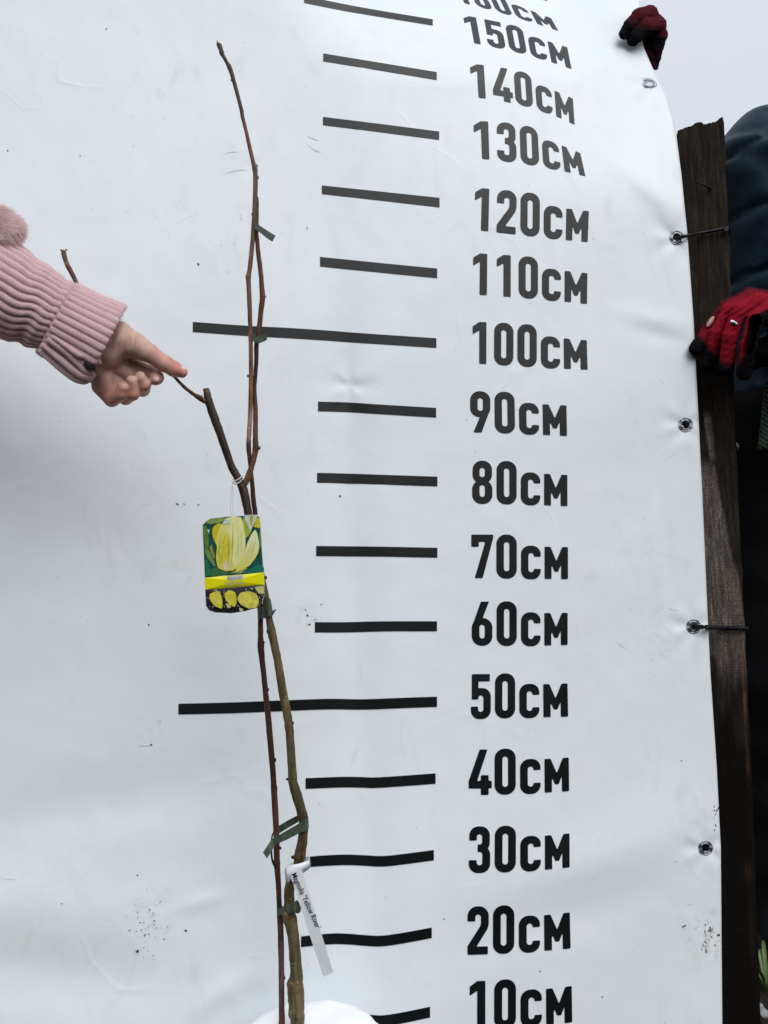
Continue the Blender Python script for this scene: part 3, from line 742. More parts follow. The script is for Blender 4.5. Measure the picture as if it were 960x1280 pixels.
# side scar of the trunk
def knob(u, v, Y, ru, rv, mat, name='bud', parent=None, an=0, col=(1, 1, 1), rd=None):
    bm = bmesh.new(); bmesh.ops.create_icosphere(bm, subdivisions=2, radius=1)
    c, s = math.cos(an), math.sin(an); k = Y / F; rd = rd or min(ru, rv)
    vs = []
    for vv in bm.verts:
        x = vv.co.x * ru; y = vv.co.z * rv; nn = 1 + .15 * noise.noise(vv.co * 2 + Vector((u, v, 0)))
        x, y = x * nn, y * nn
        vs.append(P(u + x * c - y * s, v + x * s + y * c, Y + vv.co.y * rd * k))
    fs = [[q.index for q in f.verts] for f in bm.faces]; bm.free()
    m = MB(); m.add(vs, fs); o = m.build(name, mat, None, True, colors=[col] * len(vs))
    p = parent or tree
    if p is tree: adopt(o, tree)
    else:
        o.parent = p; o.matrix_parent_inverse = p.matrix_basis.inverted() @ Matrix.Identity(4)
        o.matrix_parent_inverse = Matrix.Translation(-Vector(tree.location))
        o.matrix_parent_inverse = Matrix.Identity(4)
        # parent sits under the tree with its own inverse; the pair cancels
    return o
knob(358, 1146, .948, 4.6, 8.0, BARK_OLIVE, 'pruning_scar', an=-.2, col=(1.1, .9, .6), rd=6.5)
knob(364.5, 1262, .948, 4.2, 13, BARK_OLIVE, 'pruning_scar', an=.1, col=(1.2, 1.15, 1.1), rd=7)
knob(366.5, 1071.5, .95, 2.8, 2.4, BARK_DARK)
knob(359.5, 974, .95, 2.2, 1.8, BARK_DARK)
knob(365.8, 904, .95, 1.8, 2.2, BARK_DARK)
knob(335.5, 789, .947, 2.6, 3.4, BARK_DARK)
knob(331.5, 722, .949, 2.4, 2.6, BARK_DARK)
knob(377.5, 1071, .944, 1.6, 1.6, BARK_DARK)
knob(367, 1205, .944, 5.6, 1.1, BARK_TAN, 'bark_ring', col=(1.0, 1.0, .8), rd=1.5)
knob(372, 1229, .9405, 1.7, 2.4, BARK_TAN, 'lenticel', col=(1.0, 1.0, .7), rd=.8)
knob(374.6, 1255, .942, 1.5, 2.4, BARK_TAN, 'lenticel', col=(1.0, 1.0, .7), rd=.8)
knob(370, 1274, .942, 2.0, 2.6, BARK_DARK, 'lenticel')
# second thin shoot from the ground to the tip
YS = .962
s2 = [(354, 1420, 4), (352.7, 1300, 3.8), (352.4, 1280, 3.7), (352, 1245, 3.5), (351.3, 1182, 3.6), (350, 1141, 3.7), (349, 1128, 3.1), (348, 1105, 3.3), (346.6, 1086, 3.6), (346, 1080, 4.3), (346, 1072, 3.6), (345.8, 1055, 3.6), (344.4, 1017, 3.8), (342.4, 985, 3.8), (341.7, 972, 3.5), (340, 952, 3.7), (336.9, 915, 3.7), (334.7, 890, 3.6), (332, 865, 3.5), (329.9, 845, 3.4), (327.6, 825, 3.7), (326.2, 810, 4.2), (326, 804, 4.4), (325.6, 795, 3.4), (325.6, 775, 3.3), (324, 740, 3.2), (321.5, 690, 3.2), (319.3, 645, 3.0), (317, 627, 3.1), (315, 602, 2.8), (312.4, 577, 2.6), (311, 562, 3.1), (310.7, 556, 3.1), (311.2, 545, 2.8), (312.5, 525, 3.1), (313.4, 500, 2.9), (313.7, 450, 2.8), (313, 412, 2.6), (312.6, 400, 2.9), (311.4, 367, 3.1), (310.6, 352, 3.0), (310.4, 346, 3.8), (311.2, 341, 3.0), (312.6, 333, 2.9), (315.8, 299, 3.0), (318.2, 264, 3.1), (319.3, 230, 3.1), (319, 216, 3.1), (318.2, 209, 3.7), (316.8, 204, 2.9), (314.8, 196, 2.6), (307.8, 165, 2.4), (303.5, 147, 2.5), (301, 134, 2.5), (292.6, 102.5, 2.7), (289, 90, 2.9), (287, 84.5, 3.1), (284, 79, 2.4), (279.5, 71, 2.4), (277, 66, 3.3), (276, 62, 2.8), (274.3, 57, 3.4), (272.6, 55, 2.6), (272, 53, 1), (271.6, 50.5, .4)]
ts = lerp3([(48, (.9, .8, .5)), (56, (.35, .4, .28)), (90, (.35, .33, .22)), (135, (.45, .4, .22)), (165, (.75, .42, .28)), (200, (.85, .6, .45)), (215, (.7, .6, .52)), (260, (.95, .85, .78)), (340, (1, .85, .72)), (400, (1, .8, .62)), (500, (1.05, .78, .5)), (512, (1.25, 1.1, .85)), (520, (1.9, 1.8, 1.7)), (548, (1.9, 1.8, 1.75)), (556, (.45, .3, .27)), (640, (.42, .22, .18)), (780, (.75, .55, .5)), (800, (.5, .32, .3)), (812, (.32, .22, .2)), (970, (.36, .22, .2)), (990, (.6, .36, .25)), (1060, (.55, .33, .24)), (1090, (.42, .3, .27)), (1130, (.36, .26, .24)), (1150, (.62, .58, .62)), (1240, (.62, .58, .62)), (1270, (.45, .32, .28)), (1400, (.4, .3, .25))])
shoot = stem('shoot', [(u, v, YS + .006 * sm((240 - v) / 200) - .012 * sm((640 - v) / 80), r) for u, v, r in s2], BARK_TAN, 3, 12, .10, ts, 'thin reddish shoot reaching the highest bud')
knob(313.5, 340, .951, 1.2, 1.2, BARK_DARK); knob(286.5, 81.8, .955, 2.8, 2.0, BARK_TAN, col=(.9, .7, .5)); knob(320.6, 207.5, .953, 1.8, 2.4, BARK_DARK)
for (u_, v_, ru_, rv_) in ((289.7, 100, 1.5, 2.2), (303.5, 139, 1.4, 2.2), (309, 172, 1.5, 2), (322.6, 222, 1.2, 2.2), (315.4, 268, 1.3, 2), (316, 420, 1.2, 1.8), (309.8, 470, 1.3, 2), (322, 700, 1.6, 2.4), (329.2, 803, 1.8, 2.2), (335, 862, 1.6, 2.4), (334, 915, 1.5, 2.2), (344, 950, 1.6, 3), (345.6, 985, 1.5, 2.6), (350.4, 1060, 1.6, 2.2), (348.6, 1180, 1.2, 3), (355.6, 1222, 1.2, 2.6)):
    knob(u_, v_, YS - .004 * sm((640 - v_) / 80), ru_, rv_, BARK_TAN, 'bud', col=ts(v_))
# branch forking up to the right
b2 = [(303.5, 612, 1.8), (306, 606, 3.4), (309, 599, 4.0), (312, 591, 3.8), (316, 579, 3.3), (318.7, 566, 3.6), (319.4, 560, 3.9), (319.3, 550, 3.4), (319.3, 530, 3.2), (319.3, 512, 3.1), (318.3, 487, 2.5), (319.4, 465, 2.7), (320.4, 450, 2.9), (320.6, 431, 3.1), (322.5, 419, 3.2), (324, 410, 3.4), (326, 390, 3.4), (328, 375, 3.6), (328.2, 371, 3.9), (327.4, 362, 3.2), (326.7, 350, 3.1), (325, 333, 3.0), (322.8, 316, 2.9), (321, 295, 2.7), (321.3, 280, 2.2), (321.8, 264, 1.8), (322.2, 252, 1.3), (322.2, 246, .7)]
tb = lerp3([(246, (.35, .28, .22)), (290, (.5, .28, .2)), (330, (.75, .42, .3)), (400, (.7, .42, .32)), (420, (.5, .27, .22)), (440, (.3, .17, .16)), (500, (.38, .22, .19)), (545, (.7, .45, .35)), (575, (.75, .55, .42)), (595, (.8, .68, .5)), (610, (.7, .6, .45))])
stem('branch', [(u, v, .948 + .006 * sm((560 - v) / 60), r) for u, v, r in b2], BARK_TAN, 4, 12, .10, tb)
knob(323.6, 560, .948, 2.4, 2.6, BARK_TAN, col=(.9, .8, .5)); knob(331, 370.5, .952, 2.0, 1.6, BARK_TAN, col=(.9, .8, .5)); knob(317, 352.5, .96, .1, .1, BARK_DARK)
# twig held by the hand, running on behind hand and sleeve to its own tip
tw = [(258, 502, .938, 3.6), (252.5, 499.5, .936, 3.3), (248, 496.5, .934, 3.4), (242.5, 493, .930, 2.4), (236, 488.5, .922, 2.2), (230, 483.5, .908, 2.3), (224, 477.5, .893, 2.1), (217, 470, .880, 2.0), (208, 464, .879, 2.0), (196, 452, .90, 2.1), (176, 430, .935, 2.2), (150, 408, .955, 2.3), (124, 392, .965, 2.4), (104, 372, .965, 2.6), (94, 350, .965, 2.9), (89.5, 341, .965, 3.1), (85, 333, .965, 3.2), (82, 325.5, .965, 3.0), (80.2, 319, .965, 3.2), (79.6, 315, .965, 3.3), (79.5, 313.4, .965, 2.8)]
twl = lerp3([(312, (.9, .8, .5)), (326, (.85, .7, .42)), (331, (1.4, 1.2, .8)), (337, (.55, .35, .28)), (345, (.6, .45, .4)), (440, (.5, .4, .35)), (482, (.45, .36, .3)), (487, (.95, .75, .5)), (494, (.75, .6, .42)), (500, (.6, .5, .38))])
stem('twig', tw, BARK_TAN, 4, 12, .12, twl, 'bent twig pinched between finger and thumb')
knob(76.8, 313, .965, 1.3, 1.8, BARK_DARK, an=-.5); knob(83, 312.2, .965, 1.3, 1.3, BARK_DARK)
knob(251, 495.5, .935, 2.4, 1.4, BARK_TAN, an=-.5)

# green ties
def tie(label, parts, loc):
    root = empty('plant_tie', loc, label, 'plant tie', 'green plastic ties round the stems')
    m = MB()
    for e in parts: ribbon(m, e)
    m.build('tape', TAPE, root, False); return root
tie('uppermost green tie with its free end pointing down right', [[(314, 279, 314, 287, .968), (318, 278.5, 318, 286.5, .9445), (321, 279.5, 320, 287, .944), (330, 285.5, 326.8, 292, .942), (337, 290, 333.5, 297.5, .941), (344.5, 294.5, 340.2, 302, .938)], [(314, 279, 314, 287, .968), (320, 279, 320, 287, .970), (325.5, 283, 324.5, 289, .955), (322, 280, 321, 287, .944)]], P(322, 290, .95))
tie('green tie folded in a V across the 100 CM line', [[(310, 418, 310.5, 426, .957), (311.2, 416.5, 312, 425, .948), (317, 418.5, 317, 427, .946), (323, 421.3, 322.6, 429, .944), (328, 419, 328, 427.5, .942), (333.2, 415.8, 333.8, 424.6, .938)], [(310, 418, 310.5, 426, .957), (314, 417, 314, 425.5, .966), (322, 417, 322, 425.5, .965), (325.5, 419, 325, 427, .954), (323, 421.3, 322.6, 429, .944)]], P(322, 422, .95))
tie('broad green tie beside the bottom corner of the flower card', [[(321.6, 761, 322.2, 773.2, .958), (322.5, 760.5, 323, 773.6, .951), (327, 758.5, 327.5, 773.4, .948), (331, 757, 331.5, 772.8, .9475)], [(331.2, 747.5, 333, 771.5, .945), (334, 747, 336.5, 770.5, .9425), (337.5, 748, 340, 769.5, .944), (338.6, 750, 341.6, 768.5, .950)], [(339.5, 765.5, 341, 769, .946), (342, 763, 343, 765.5, .944), (344.3, 761, 344.8, 763, .942)], [(321.6, 761, 322.2, 773.2, .958), (328, 755, 329, 772, .968), (336, 750, 338, 770, .965), (338.6, 750, 341.6, 768.5, .950)]], P(332, 762, .95))
tie('long green tie slanting from the shoot to the trunk bend above the white name label', [[(385.6, 1025, 385.2, 1036, .951), (384.3, 1023.8, 384, 1037, .944), (379, 1025, 379, 1040, .9405), (373.5, 1029.5, 374.8, 1041.2, .942), (358, 1038.5, 361, 1048.5, .944), (343, 1047.2, 345, 1055.8, .946), (340, 1048, 343.5, 1057, .947)], [(339.8, 1048.6, 343.8, 1056.4, .9462), (334, 1057.5, 339, 1065, .943), (328.8, 1065.8, 333.6, 1073.2, .941)], [(373, 1018.8, 373, 1027.5, .958), (360, 1025.5, 360, 1035, .964), (348, 1032.8, 348.6, 1042, .970)]], P(360, 1040, .95))
tie('lowest green tie knotted round the trunk beside the white name label', [[(347, 1137, 347, 1144.8, .966), (347.4, 1136.6, 347.4, 1144.8, .957), (351, 1135, 351.5, 1144.2, .953), (354.5, 1132.5, 355, 1143.4, .948), (360, 1131, 360.5, 1142, .9415), (365, 1130, 366, 1141, .9415)], [(364, 1128.8, 366, 1143, .9395), (368, 1127.5, 369, 1141, .937), (371.4, 1125.3, 371.4, 1142, .939), (374, 1129, 375, 1140.6, .936), (377.2, 1134, 376, 1137, .935)], [(347, 1137, 347, 1144.8, .966), (356, 1133, 357, 1143, .972), (366, 1130, 367, 1141, .964), (369, 1129, 370, 1141, .95), (366, 1129, 368, 1141, .9405)]], P(360, 1137, .95))
m = MB(); px_tube(m, [(341.5, 1041, .955, .8), (339.6, 1048, .957, .9), (339.2, 1062, .957, 1.1), (339.8, 1072, .957, 1.2), (341.5, 1078.5, .956, 1.5), (343.6, 1081.5, .956, 1.6)], 4, 8)
o = m.build('bud', BARK_DARK, tree, colors=None)

# ---- text helper: default typeface outline mapped on a surface
def text_mesh(txt, fn, bold=.0):
    cu = bpy.data.curves.new('t', 'FONT'); cu.body = txt; cu.size = 1; cu.offset = bold; cu.resolution_u = 3; cu.fill_mode = 'FRONT'
    ob = bpy.data.objects.new('t', cu); COL.objects.link(ob)
    bpy.context.view_layer.update()
    me = bpy.data.meshes.new_from_object(ob.evaluated_get(bpy.context.evaluated_depsgraph_get()))
    xs = [v.co.x for v in me.vertices]; L = max(xs) - min(xs); x0 = min(xs)
    vs = [fn((v.co.x - x0) / L, v.co.y / .69, L) for v in me.vertices]; fs = [tuple(p.vertices) for p in me.polygons]
    bpy.data.objects.remove(ob); bpy.data.meshes.remove(me); bpy.data.curves.remove(cu)
    return vs, fs

# white name label hanging off the trunk
def name_label():
    root = empty('name_label', P(374, 1085, .938), 'narrow white plastic name label with small black writing hanging from the trunk near 20 CM', 'plant label')
    L0, L1 = (361.5, 1090), (404, 1221); R0, R1 = (377, 1086), (416.6, 1215.7)
    def yl(t): return .9395 - .006 * math.sin(t * 2.4)
    m = MB(); E = []
    for k in range(21):
        t = k / 20; E.append((L0[0] + (L1[0] - L0[0]) * t, L0[1] + (L1[1] - L0[1]) * t, R0[0] + (R1[0] - R0[0]) * t, R0[1] + (R1[1] - R0[1]) * t, yl(t)))
    ribbon(m, E, .0004, 1); m.build('strip', FILM, root, False)
    m = MB()
    ribbon(m, [(355.5, 1087, 357, 1103, .952), (358, 1084, 360, 1104.5, .9435), (366, 1081, 366, 1096, .942), (374, 1079.5, 376, 1090, .942), (382, 1077, 383, 1086, .944), (386, 1075, 387, 1083, .948)], .0005, 5)
    ribbon(m, [(355.5, 1085, 357, 1103, .952), (362, 1080, 363, 1099, .962), (376, 1074, 378, 1092, .963), (387, 1071, 388.5, 1084, .948)], .0005, 5)
    m.build('wrapped_end', FILM, root)
    ax_ = Vector((394.8 - 363.6, 1161 - 1092.5)); L = ax_.length; d = ax_ / L; nrm = Vector((d.y, -d.x))   # letters stand towards the right
    def fn(x, y, _):
        u = 364.2 + d.x * L * x + nrm.x * y * 7.0; v = 1093.2 + d.y * L * x + nrm.y * y * 7.0
        t = (v - 1088) / 131
        return P(u, v, yl(max(0, t)) - .0008)
    vs, fs = text_mesh("Magnolia 'Yellow River'", fn, .009); m = MB(); m.add(vs, fs); m.build('writing', INK, root, False)
name_label()

# flower picture card
def flower_card():
    root = empty('picture_card', P(290, 650, .922), 'glossy plant care card picturing yellow flowers, hung on a string at the fork', 'plant tag')
    Z = lambda x, y: (240 + x / 9.143, 640 + y / 9.143)
    def yc(u, v): return .922 + .000035 * (u - 290) + .004 * ((u - 290) / 40) ** 2 * .5 - .0015 * math.sin((v - 645) / 40)
    def pc(x, y, off): u, v = Z(x, y); return P(u, v, yc(u, v) - off)
    out = [(115, 150), (160, 100), (205, 70), (450, 42), (740, 32), (775, 55), (788, 160), (808, 480), (830, 800), (832, 930), (812, 1010), (750, 1095), (600, 1135), (450, 1158), (260, 1148), (190, 1122), (158, 1070), (150, 900), (132, 500)]
    # dense fan grid so the card can bend
    def inside(x, y):
        c = False; n = len(out)
        for i in range(n):
            (x1, y1), (x2, y2) = out[i], out[i - 1]
            if (y1 > y) != (y2 > y) and x < (x2 - x1) * (y - y1) / (y2 - y1) + x1: c = not c
        return c
    m = MB(); n = len(out); ctr = (470, 600); vs = [pc(*ctr, 0)]; cols = []
    rings = 6
    for r in range(1, rings + 1):
        for x, y in out: vs.append(pc(ctr[0] + (x - ctr[0]) * r / rings, ctr[1] + (y - ctr[1]) * r / rings, 0))
    fs = [(0, 1 + i, 1 + (i + 1) % n) for i in range(n)]
    for r in range(rings - 1):
        for i in range(n): fs.append((1 + r * n + i, 1 + r * n + n + i, 1 + r * n + n + (i + 1) % n, 1 + r * n + (i + 1) % n))
    o = slab('card', vs, fs, CARD, root, .0005, False, colors=[(.75, .76, .74)] * len(vs), offset=-1)
    if o.data.polygons[0].normal.y > 0: o.modifiers['solid'].offset = 1
    # printed picture: layers of flat colour, each a hair above the last
    pm = MB(); pcols = []; lay = [0]
    def shade(poly, colf, rnd=True):
        if rnd and len(poly) > 4:
            pp = poly[-2:] + poly + poly[:3]; poly = [tuple(q_) for q_ in catmull(pp + [pp[-1]], 4)[8:8 + 4 * len(poly)]]
            poly = [(float(a_), float(b_)) for a_, b_ in poly]
        lay[0] += 1; off = .00035 + .00005 * lay[0]
        cx = sum(p[0] for p in poly) / len(poly); cy = sum(p[1] for p in poly) / len(poly)
        k = 4; nn = len(poly); q = [pc(cx, cy, off)]; cc = [colf(cx, cy)]
        for r in range(1, k + 1):
            for x, y in poly:
                a, b = cx + (x - cx) * r / k, cy + (y - cy) * r / k; q.append(pc(a, b, off)); cc.append(colf(a, b))
        ff = [(0, 1 + i, 1 + (i + 1) % nn) for i in range(nn)]
        for r in range(k - 1):
            for i in range(nn): ff.append((1 + r * nn + i, 1 + r * nn + nn + i, 1 + r * nn + nn + (i + 1) % nn, 1 + r * nn + (i + 1) % nn))
        pm.add(q, ff); pcols.extend(cc)
    def cv(c, am=.25, s=.02):
        return lambda x, y: tuple(max(0, k * (1 + am * noise.noise(Vector((x * s, y * s, c[0] * 9))))) for k in c)
    shade([(124, 150), (165, 106), (208, 78), (450, 50), (736, 40), (768, 62), (780, 160), (800, 480), (816, 690), (500, 718), (148, 748), (138, 500)], cv((.004, .075, .055), .7, .012), False)
    g1, g2 = (.10, .22, .03), (.04, .16, .05)
    shade([(165, 120), (215, 82), (430, 60), (400, 95), (300, 125), (200, 138)], cv((.22, .33, .08)))
    shade([(130, 160), (160, 155), (185, 250), (190, 330), (185, 420), (150, 400)], cv(g1))
    shade([(150, 400), (195, 440), (265, 600), (250, 620), (175, 520)], cv((.16, .28, .08)))
    shade([(200, 400), (225, 370), (245, 450), (262, 540), (235, 510)], cv((.3, .28, .05)))
    shade([(150, 545), (170, 530), (205, 640), (210, 730), (155, 735)], cv((.02, .16, .08)))
    shade([(215, 660), (300, 620), (430, 705), (350, 722), (222, 735)], cv(g2))
    shade([(590, 60), (640, 110), (680, 200), (640, 280), (600, 300), (560, 160)], cv((.33, .42, .04)))
    shade([(600, 50), (668, 45), (690, 120), (665, 215), (630, 130)], cv((.55, .62, .55)))
    shade([(665, 45), (700, 42), (705, 90), (680, 180), (665, 130)], cv((.32, .36, .02)))
    shade([(700, 44), (745, 42), (720, 110), (665, 235), (680, 170)], cv((.55, .60, .4)))
    shade([(735, 75), (770, 65), (778, 185), (705, 170)], cv((.62, .55, .01)))
    shade([(780, 200), (795, 420), (770, 400), (765, 260)], cv((.05, .22, .05)))
    shade([(590, 690), (760, 600), (812, 620), (812, 686), (640, 705)], cv((.01, .16, .11)))
    shade([(430, 700), (560, 640), (640, 640), (560, 700)], cv((.3, .4, .15)))
    shade([(175, 195), (205, 205), (190, 250)], cv((.55, .62, .65)))
    # tulip-shaped bloom
    shade([(250, 165), (300, 130), (345, 135), (330, 200), (300, 330), (275, 370), (240, 290), (232, 215)], cv((.66, .52, .01)))
    shade([(330, 160), (390, 75), (470, 45), (540, 55), (580, 110), (600, 220), (612, 330), (600, 470), (540, 610), (470, 670), (380, 675), (300, 640), (275, 520), (285, 400), (270, 330), (300, 220)],
          lambda x, y: tuple((.72, .67, .13)[i] * (1 - t) + (.76, .78, .42)[i] * t for t in [min(1, max(0, (x - 330) / 220 + (230 - y) / 300))] for i in range(3)))
    shade([(440, 60), (560, 60), (600, 250), (600, 420), (540, 600), (480, 640), (430, 420), (420, 180)], cv((.76, .77, .34), .2))
    shade([(300, 420), (400, 240), (450, 380), (410, 560), (310, 600), (285, 520)], cv((.66, .60, .06), .3))
    shade([(360, 600), (410, 530), (440, 600), (420, 660), (370, 655)], cv((.75, .66, .4)))
    shade([(720, 200), (745, 240), (768, 390), (740, 500), (660, 610), (580, 660), (500, 690), (520, 620), (590, 500), (630, 360), (680, 250)],
          lambda x, y: tuple((.70, .66, .12)[i] * (1 - t) + (.74, .78, .46)[i] * t for t in [min(1, max(0, (640 - y) / 330))] for i in range(3)))
    for vx, vy, wx, wy in ((330, 250, 300, 560), (380, 190, 340, 600), (470, 90, 455, 640), (520, 100, 530, 560), (560, 160, 570, 480), (700, 300, 600, 600), (735, 280, 660, 560), (420, 250, 415, 620)):
        mxx, myy = (vx + wx) / 2, (vy + wy) / 2
        shade([(vx, vy), (mxx + 7, myy), (wx, wy), (mxx - 7, myy)], cv(((.50, .44, .03) if vx < 500 else (.58, .60, .22)), .3), False)
    shade([(395, 72), (440, 110), (430, 130), (350, 140)], cv((.6, .66, .7)))
    shade([(148, 752), (822, 690), (826, 830), (152, 888)], lambda x, y: (.84, .80, .0), False)
    shade([(400, 732), (585, 715), (590, 770), (400, 788)], lambda x, y: (.60, .62, .52), False)
    # lower strip
    shade([(152, 892), (826, 834), (828, 925), (808, 1005), (748, 1088), (600, 1126), (450, 1148), (262, 1140), (194, 1115), (163, 1068)], cv((.022, .017, .035), 1.2, .05), False)
    rs = random.Random(3)
    for _ in range(95):
        x = rs.uniform(170, 810); y = rs.uniform(900, 1100) - (x - 150) * .06; s_ = rs.uniform(9, 24)
        if not inside(x, y + s_) or not inside(x, y): continue
        a = rs.uniform(0, 3); dx, dy = math.cos(a) * s_, math.sin(a) * s_
        c_ = rs.choice([(.55, .58, .35), (.3, .33, .2), (.012, .01, .02), (.4, .42, .45)])
        shade([(x - dx, y - dy), (x - dy * .3, y + dx * .3), (x + dx, y + dy), (x + dy * .3, y - dx * .3)], lambda X, Y_, c_=c_: c_)
    shade([(205, 935), (290, 900), (335, 960), (350, 1060), (335, 1105), (270, 1080), (215, 1020)], cv((.75, .66, .06), .3))
    shade([(375, 925), (440, 892), (495, 920), (510, 1030), (485, 1085), (430, 1060), (385, 1000)], cv((.68, .62, .05), .3))
    shade([(520, 985), (560, 920), (650, 905), (730, 930), (765, 1020), (730, 1095), (650, 1105), (560, 1060)], cv((.68, .62, .10), .35))
    shade([(240, 945), (285, 925), (310, 990), (320, 1060), (265, 1030)], cv((.80, .74, .1), .2))
    shade([(600, 950), (660, 940), (690, 1010), (650, 1060), (600, 1020)], cv((.78, .72, .12), .2))
    shade([(380, 1045), (430, 1050), (450, 1090), (410, 1100)], cv((.62, .62, .2)))
    shade([(540, 1090), (590, 1115), (575, 1135), (545, 1135)], cv((.6, .62, .3)))
    shade([(715, 860), (820, 840), (822, 930), (760, 935)], cv((.55, .58, .2), .6, .06))
    pm.build('picture', CARD, root, False, colors=pcols)
    top = .00035 + .00005 * (lay[0] + 2)
    for txt, xa, ya, xb, yb, hh in (("Magnolia", 408, 782, 575, 768, 38), ("'Yellow River'", 370, 842, 605, 822, 36)):
        vs, fs = text_mesh(txt, lambda x, y, L: pc(xa + (xb - xa) * x, ya + (yb - ya) * x - y * hh, top), .01)
        mm = MB(); mm.add(vs, fs); mm.build('writing', GREYINK, root, False)
    # string loop
    mm = MB(); px_tube(mm, [(289.5, 650, .921, .55), (288.6, 640, .925, .55), (288.4, 625, .93, .55), (289.5, 611, .935, .55), (292, 604, .938, .6), (297, 600, .939, .7), (300.5, 597.5, .941, .7), (303, 595, .948, .7)], 5, 8)
    px_tube(mm, [(291.6, 650, .921, .55), (291.5, 635, .925, .55), (290.8, 620, .931, .55), (291.2, 606, .937, .55)], 5, 8)
    px_tube(mm, [(303, 599, .948, .8), (299, 603, .9395, .8), (294, 605, .938, .8), (290.6, 603, .941, .8), (291, 600, .948, .8), (296, 597.5, .956, .8), (301, 596.5, .956, .8), (303.5, 602, .95, .9), (302.6, 607, .945, .9)], 5, 8)
    px_tube(mm, [(303, 594.5, .948, .8), (299.5, 598.2, .939, .8), (294, 601.2, .938, .8), (290.5, 604, .941, .8)], 5, 8)
    mm.build('string', STRING, root)
flower_card()

# wrapped root ball
def pot():
    c = P(390, 1294, .948); z0 = c.z
    prof = [(0, .006), (.02, .006), (.050, .005), (.070, .002), (.082, -.004), (.088, -.012), (.092, -.024), (.094, -.045), (.095, -.08), (.092, -z0 + .012), (.084, -z0 + .001), (0, -z0 + .001)]
    q = []; NS = 96
    pr = catmull(prof, 4)
    for r, z in pr:
        for k in range(NS):
            an = 2 * math.pi * k / NS; d = Vector((math.cos(an), math.sin(an), 0))
            ww = 1 + .045 * noise.noise(d * 1.4 + Vector((0, 0, 4))) + (.04 * noise.noise(Vector((d.x * 4, d.y * 4, z * 14))))
            zz = z + .0035 * noise.noise(Vector((d.x * r * 28, d.y * r * 28, 2))) * (1 if z > -.03 else .2)
            q.append(Vector((c.x, c.y, z0)) + d * r * ww * (1.0 if d.x > -2 else 1) + Vector((0, 0, max(zz, -z0 + .0005))))
    n = len(pr); fs = [(i * NS + k, i * NS + (k + 1) % NS, (i + 1) * NS + (k + 1) % NS, (i + 1) * NS + k) for i in range(n - 1) for k in range(NS)]
    root = empty('wrapped_root_ball', (c.x, c.y, 0), 'smooth white wrapped root ball at the foot of the sapling', 'root ball')
    m = MB(); m.add(q, fs); m.build('wrapping', WRAP, root)
    m = MB(); tube(m, [(Vector((c.x + .090 * math.cos(a_), c.y + .090 * math.sin(a_), z0 - .03)), .0012) for a_ in np.linspace(0, 2 * math.pi, 60)], 8, 0, False); m.build('cord', STRING, root)
pot()

# ------------------------------------------------------------------ people
def person_body(x, y, face, hgt, coat, trou, armL=None, armR=None, voxel=.014, quilt=False, lean=0.0):
    """clothed figure standing at (x, y); face = direction it looks (radians, 0 = -Y); returns sdf meshes under one root"""
    pass

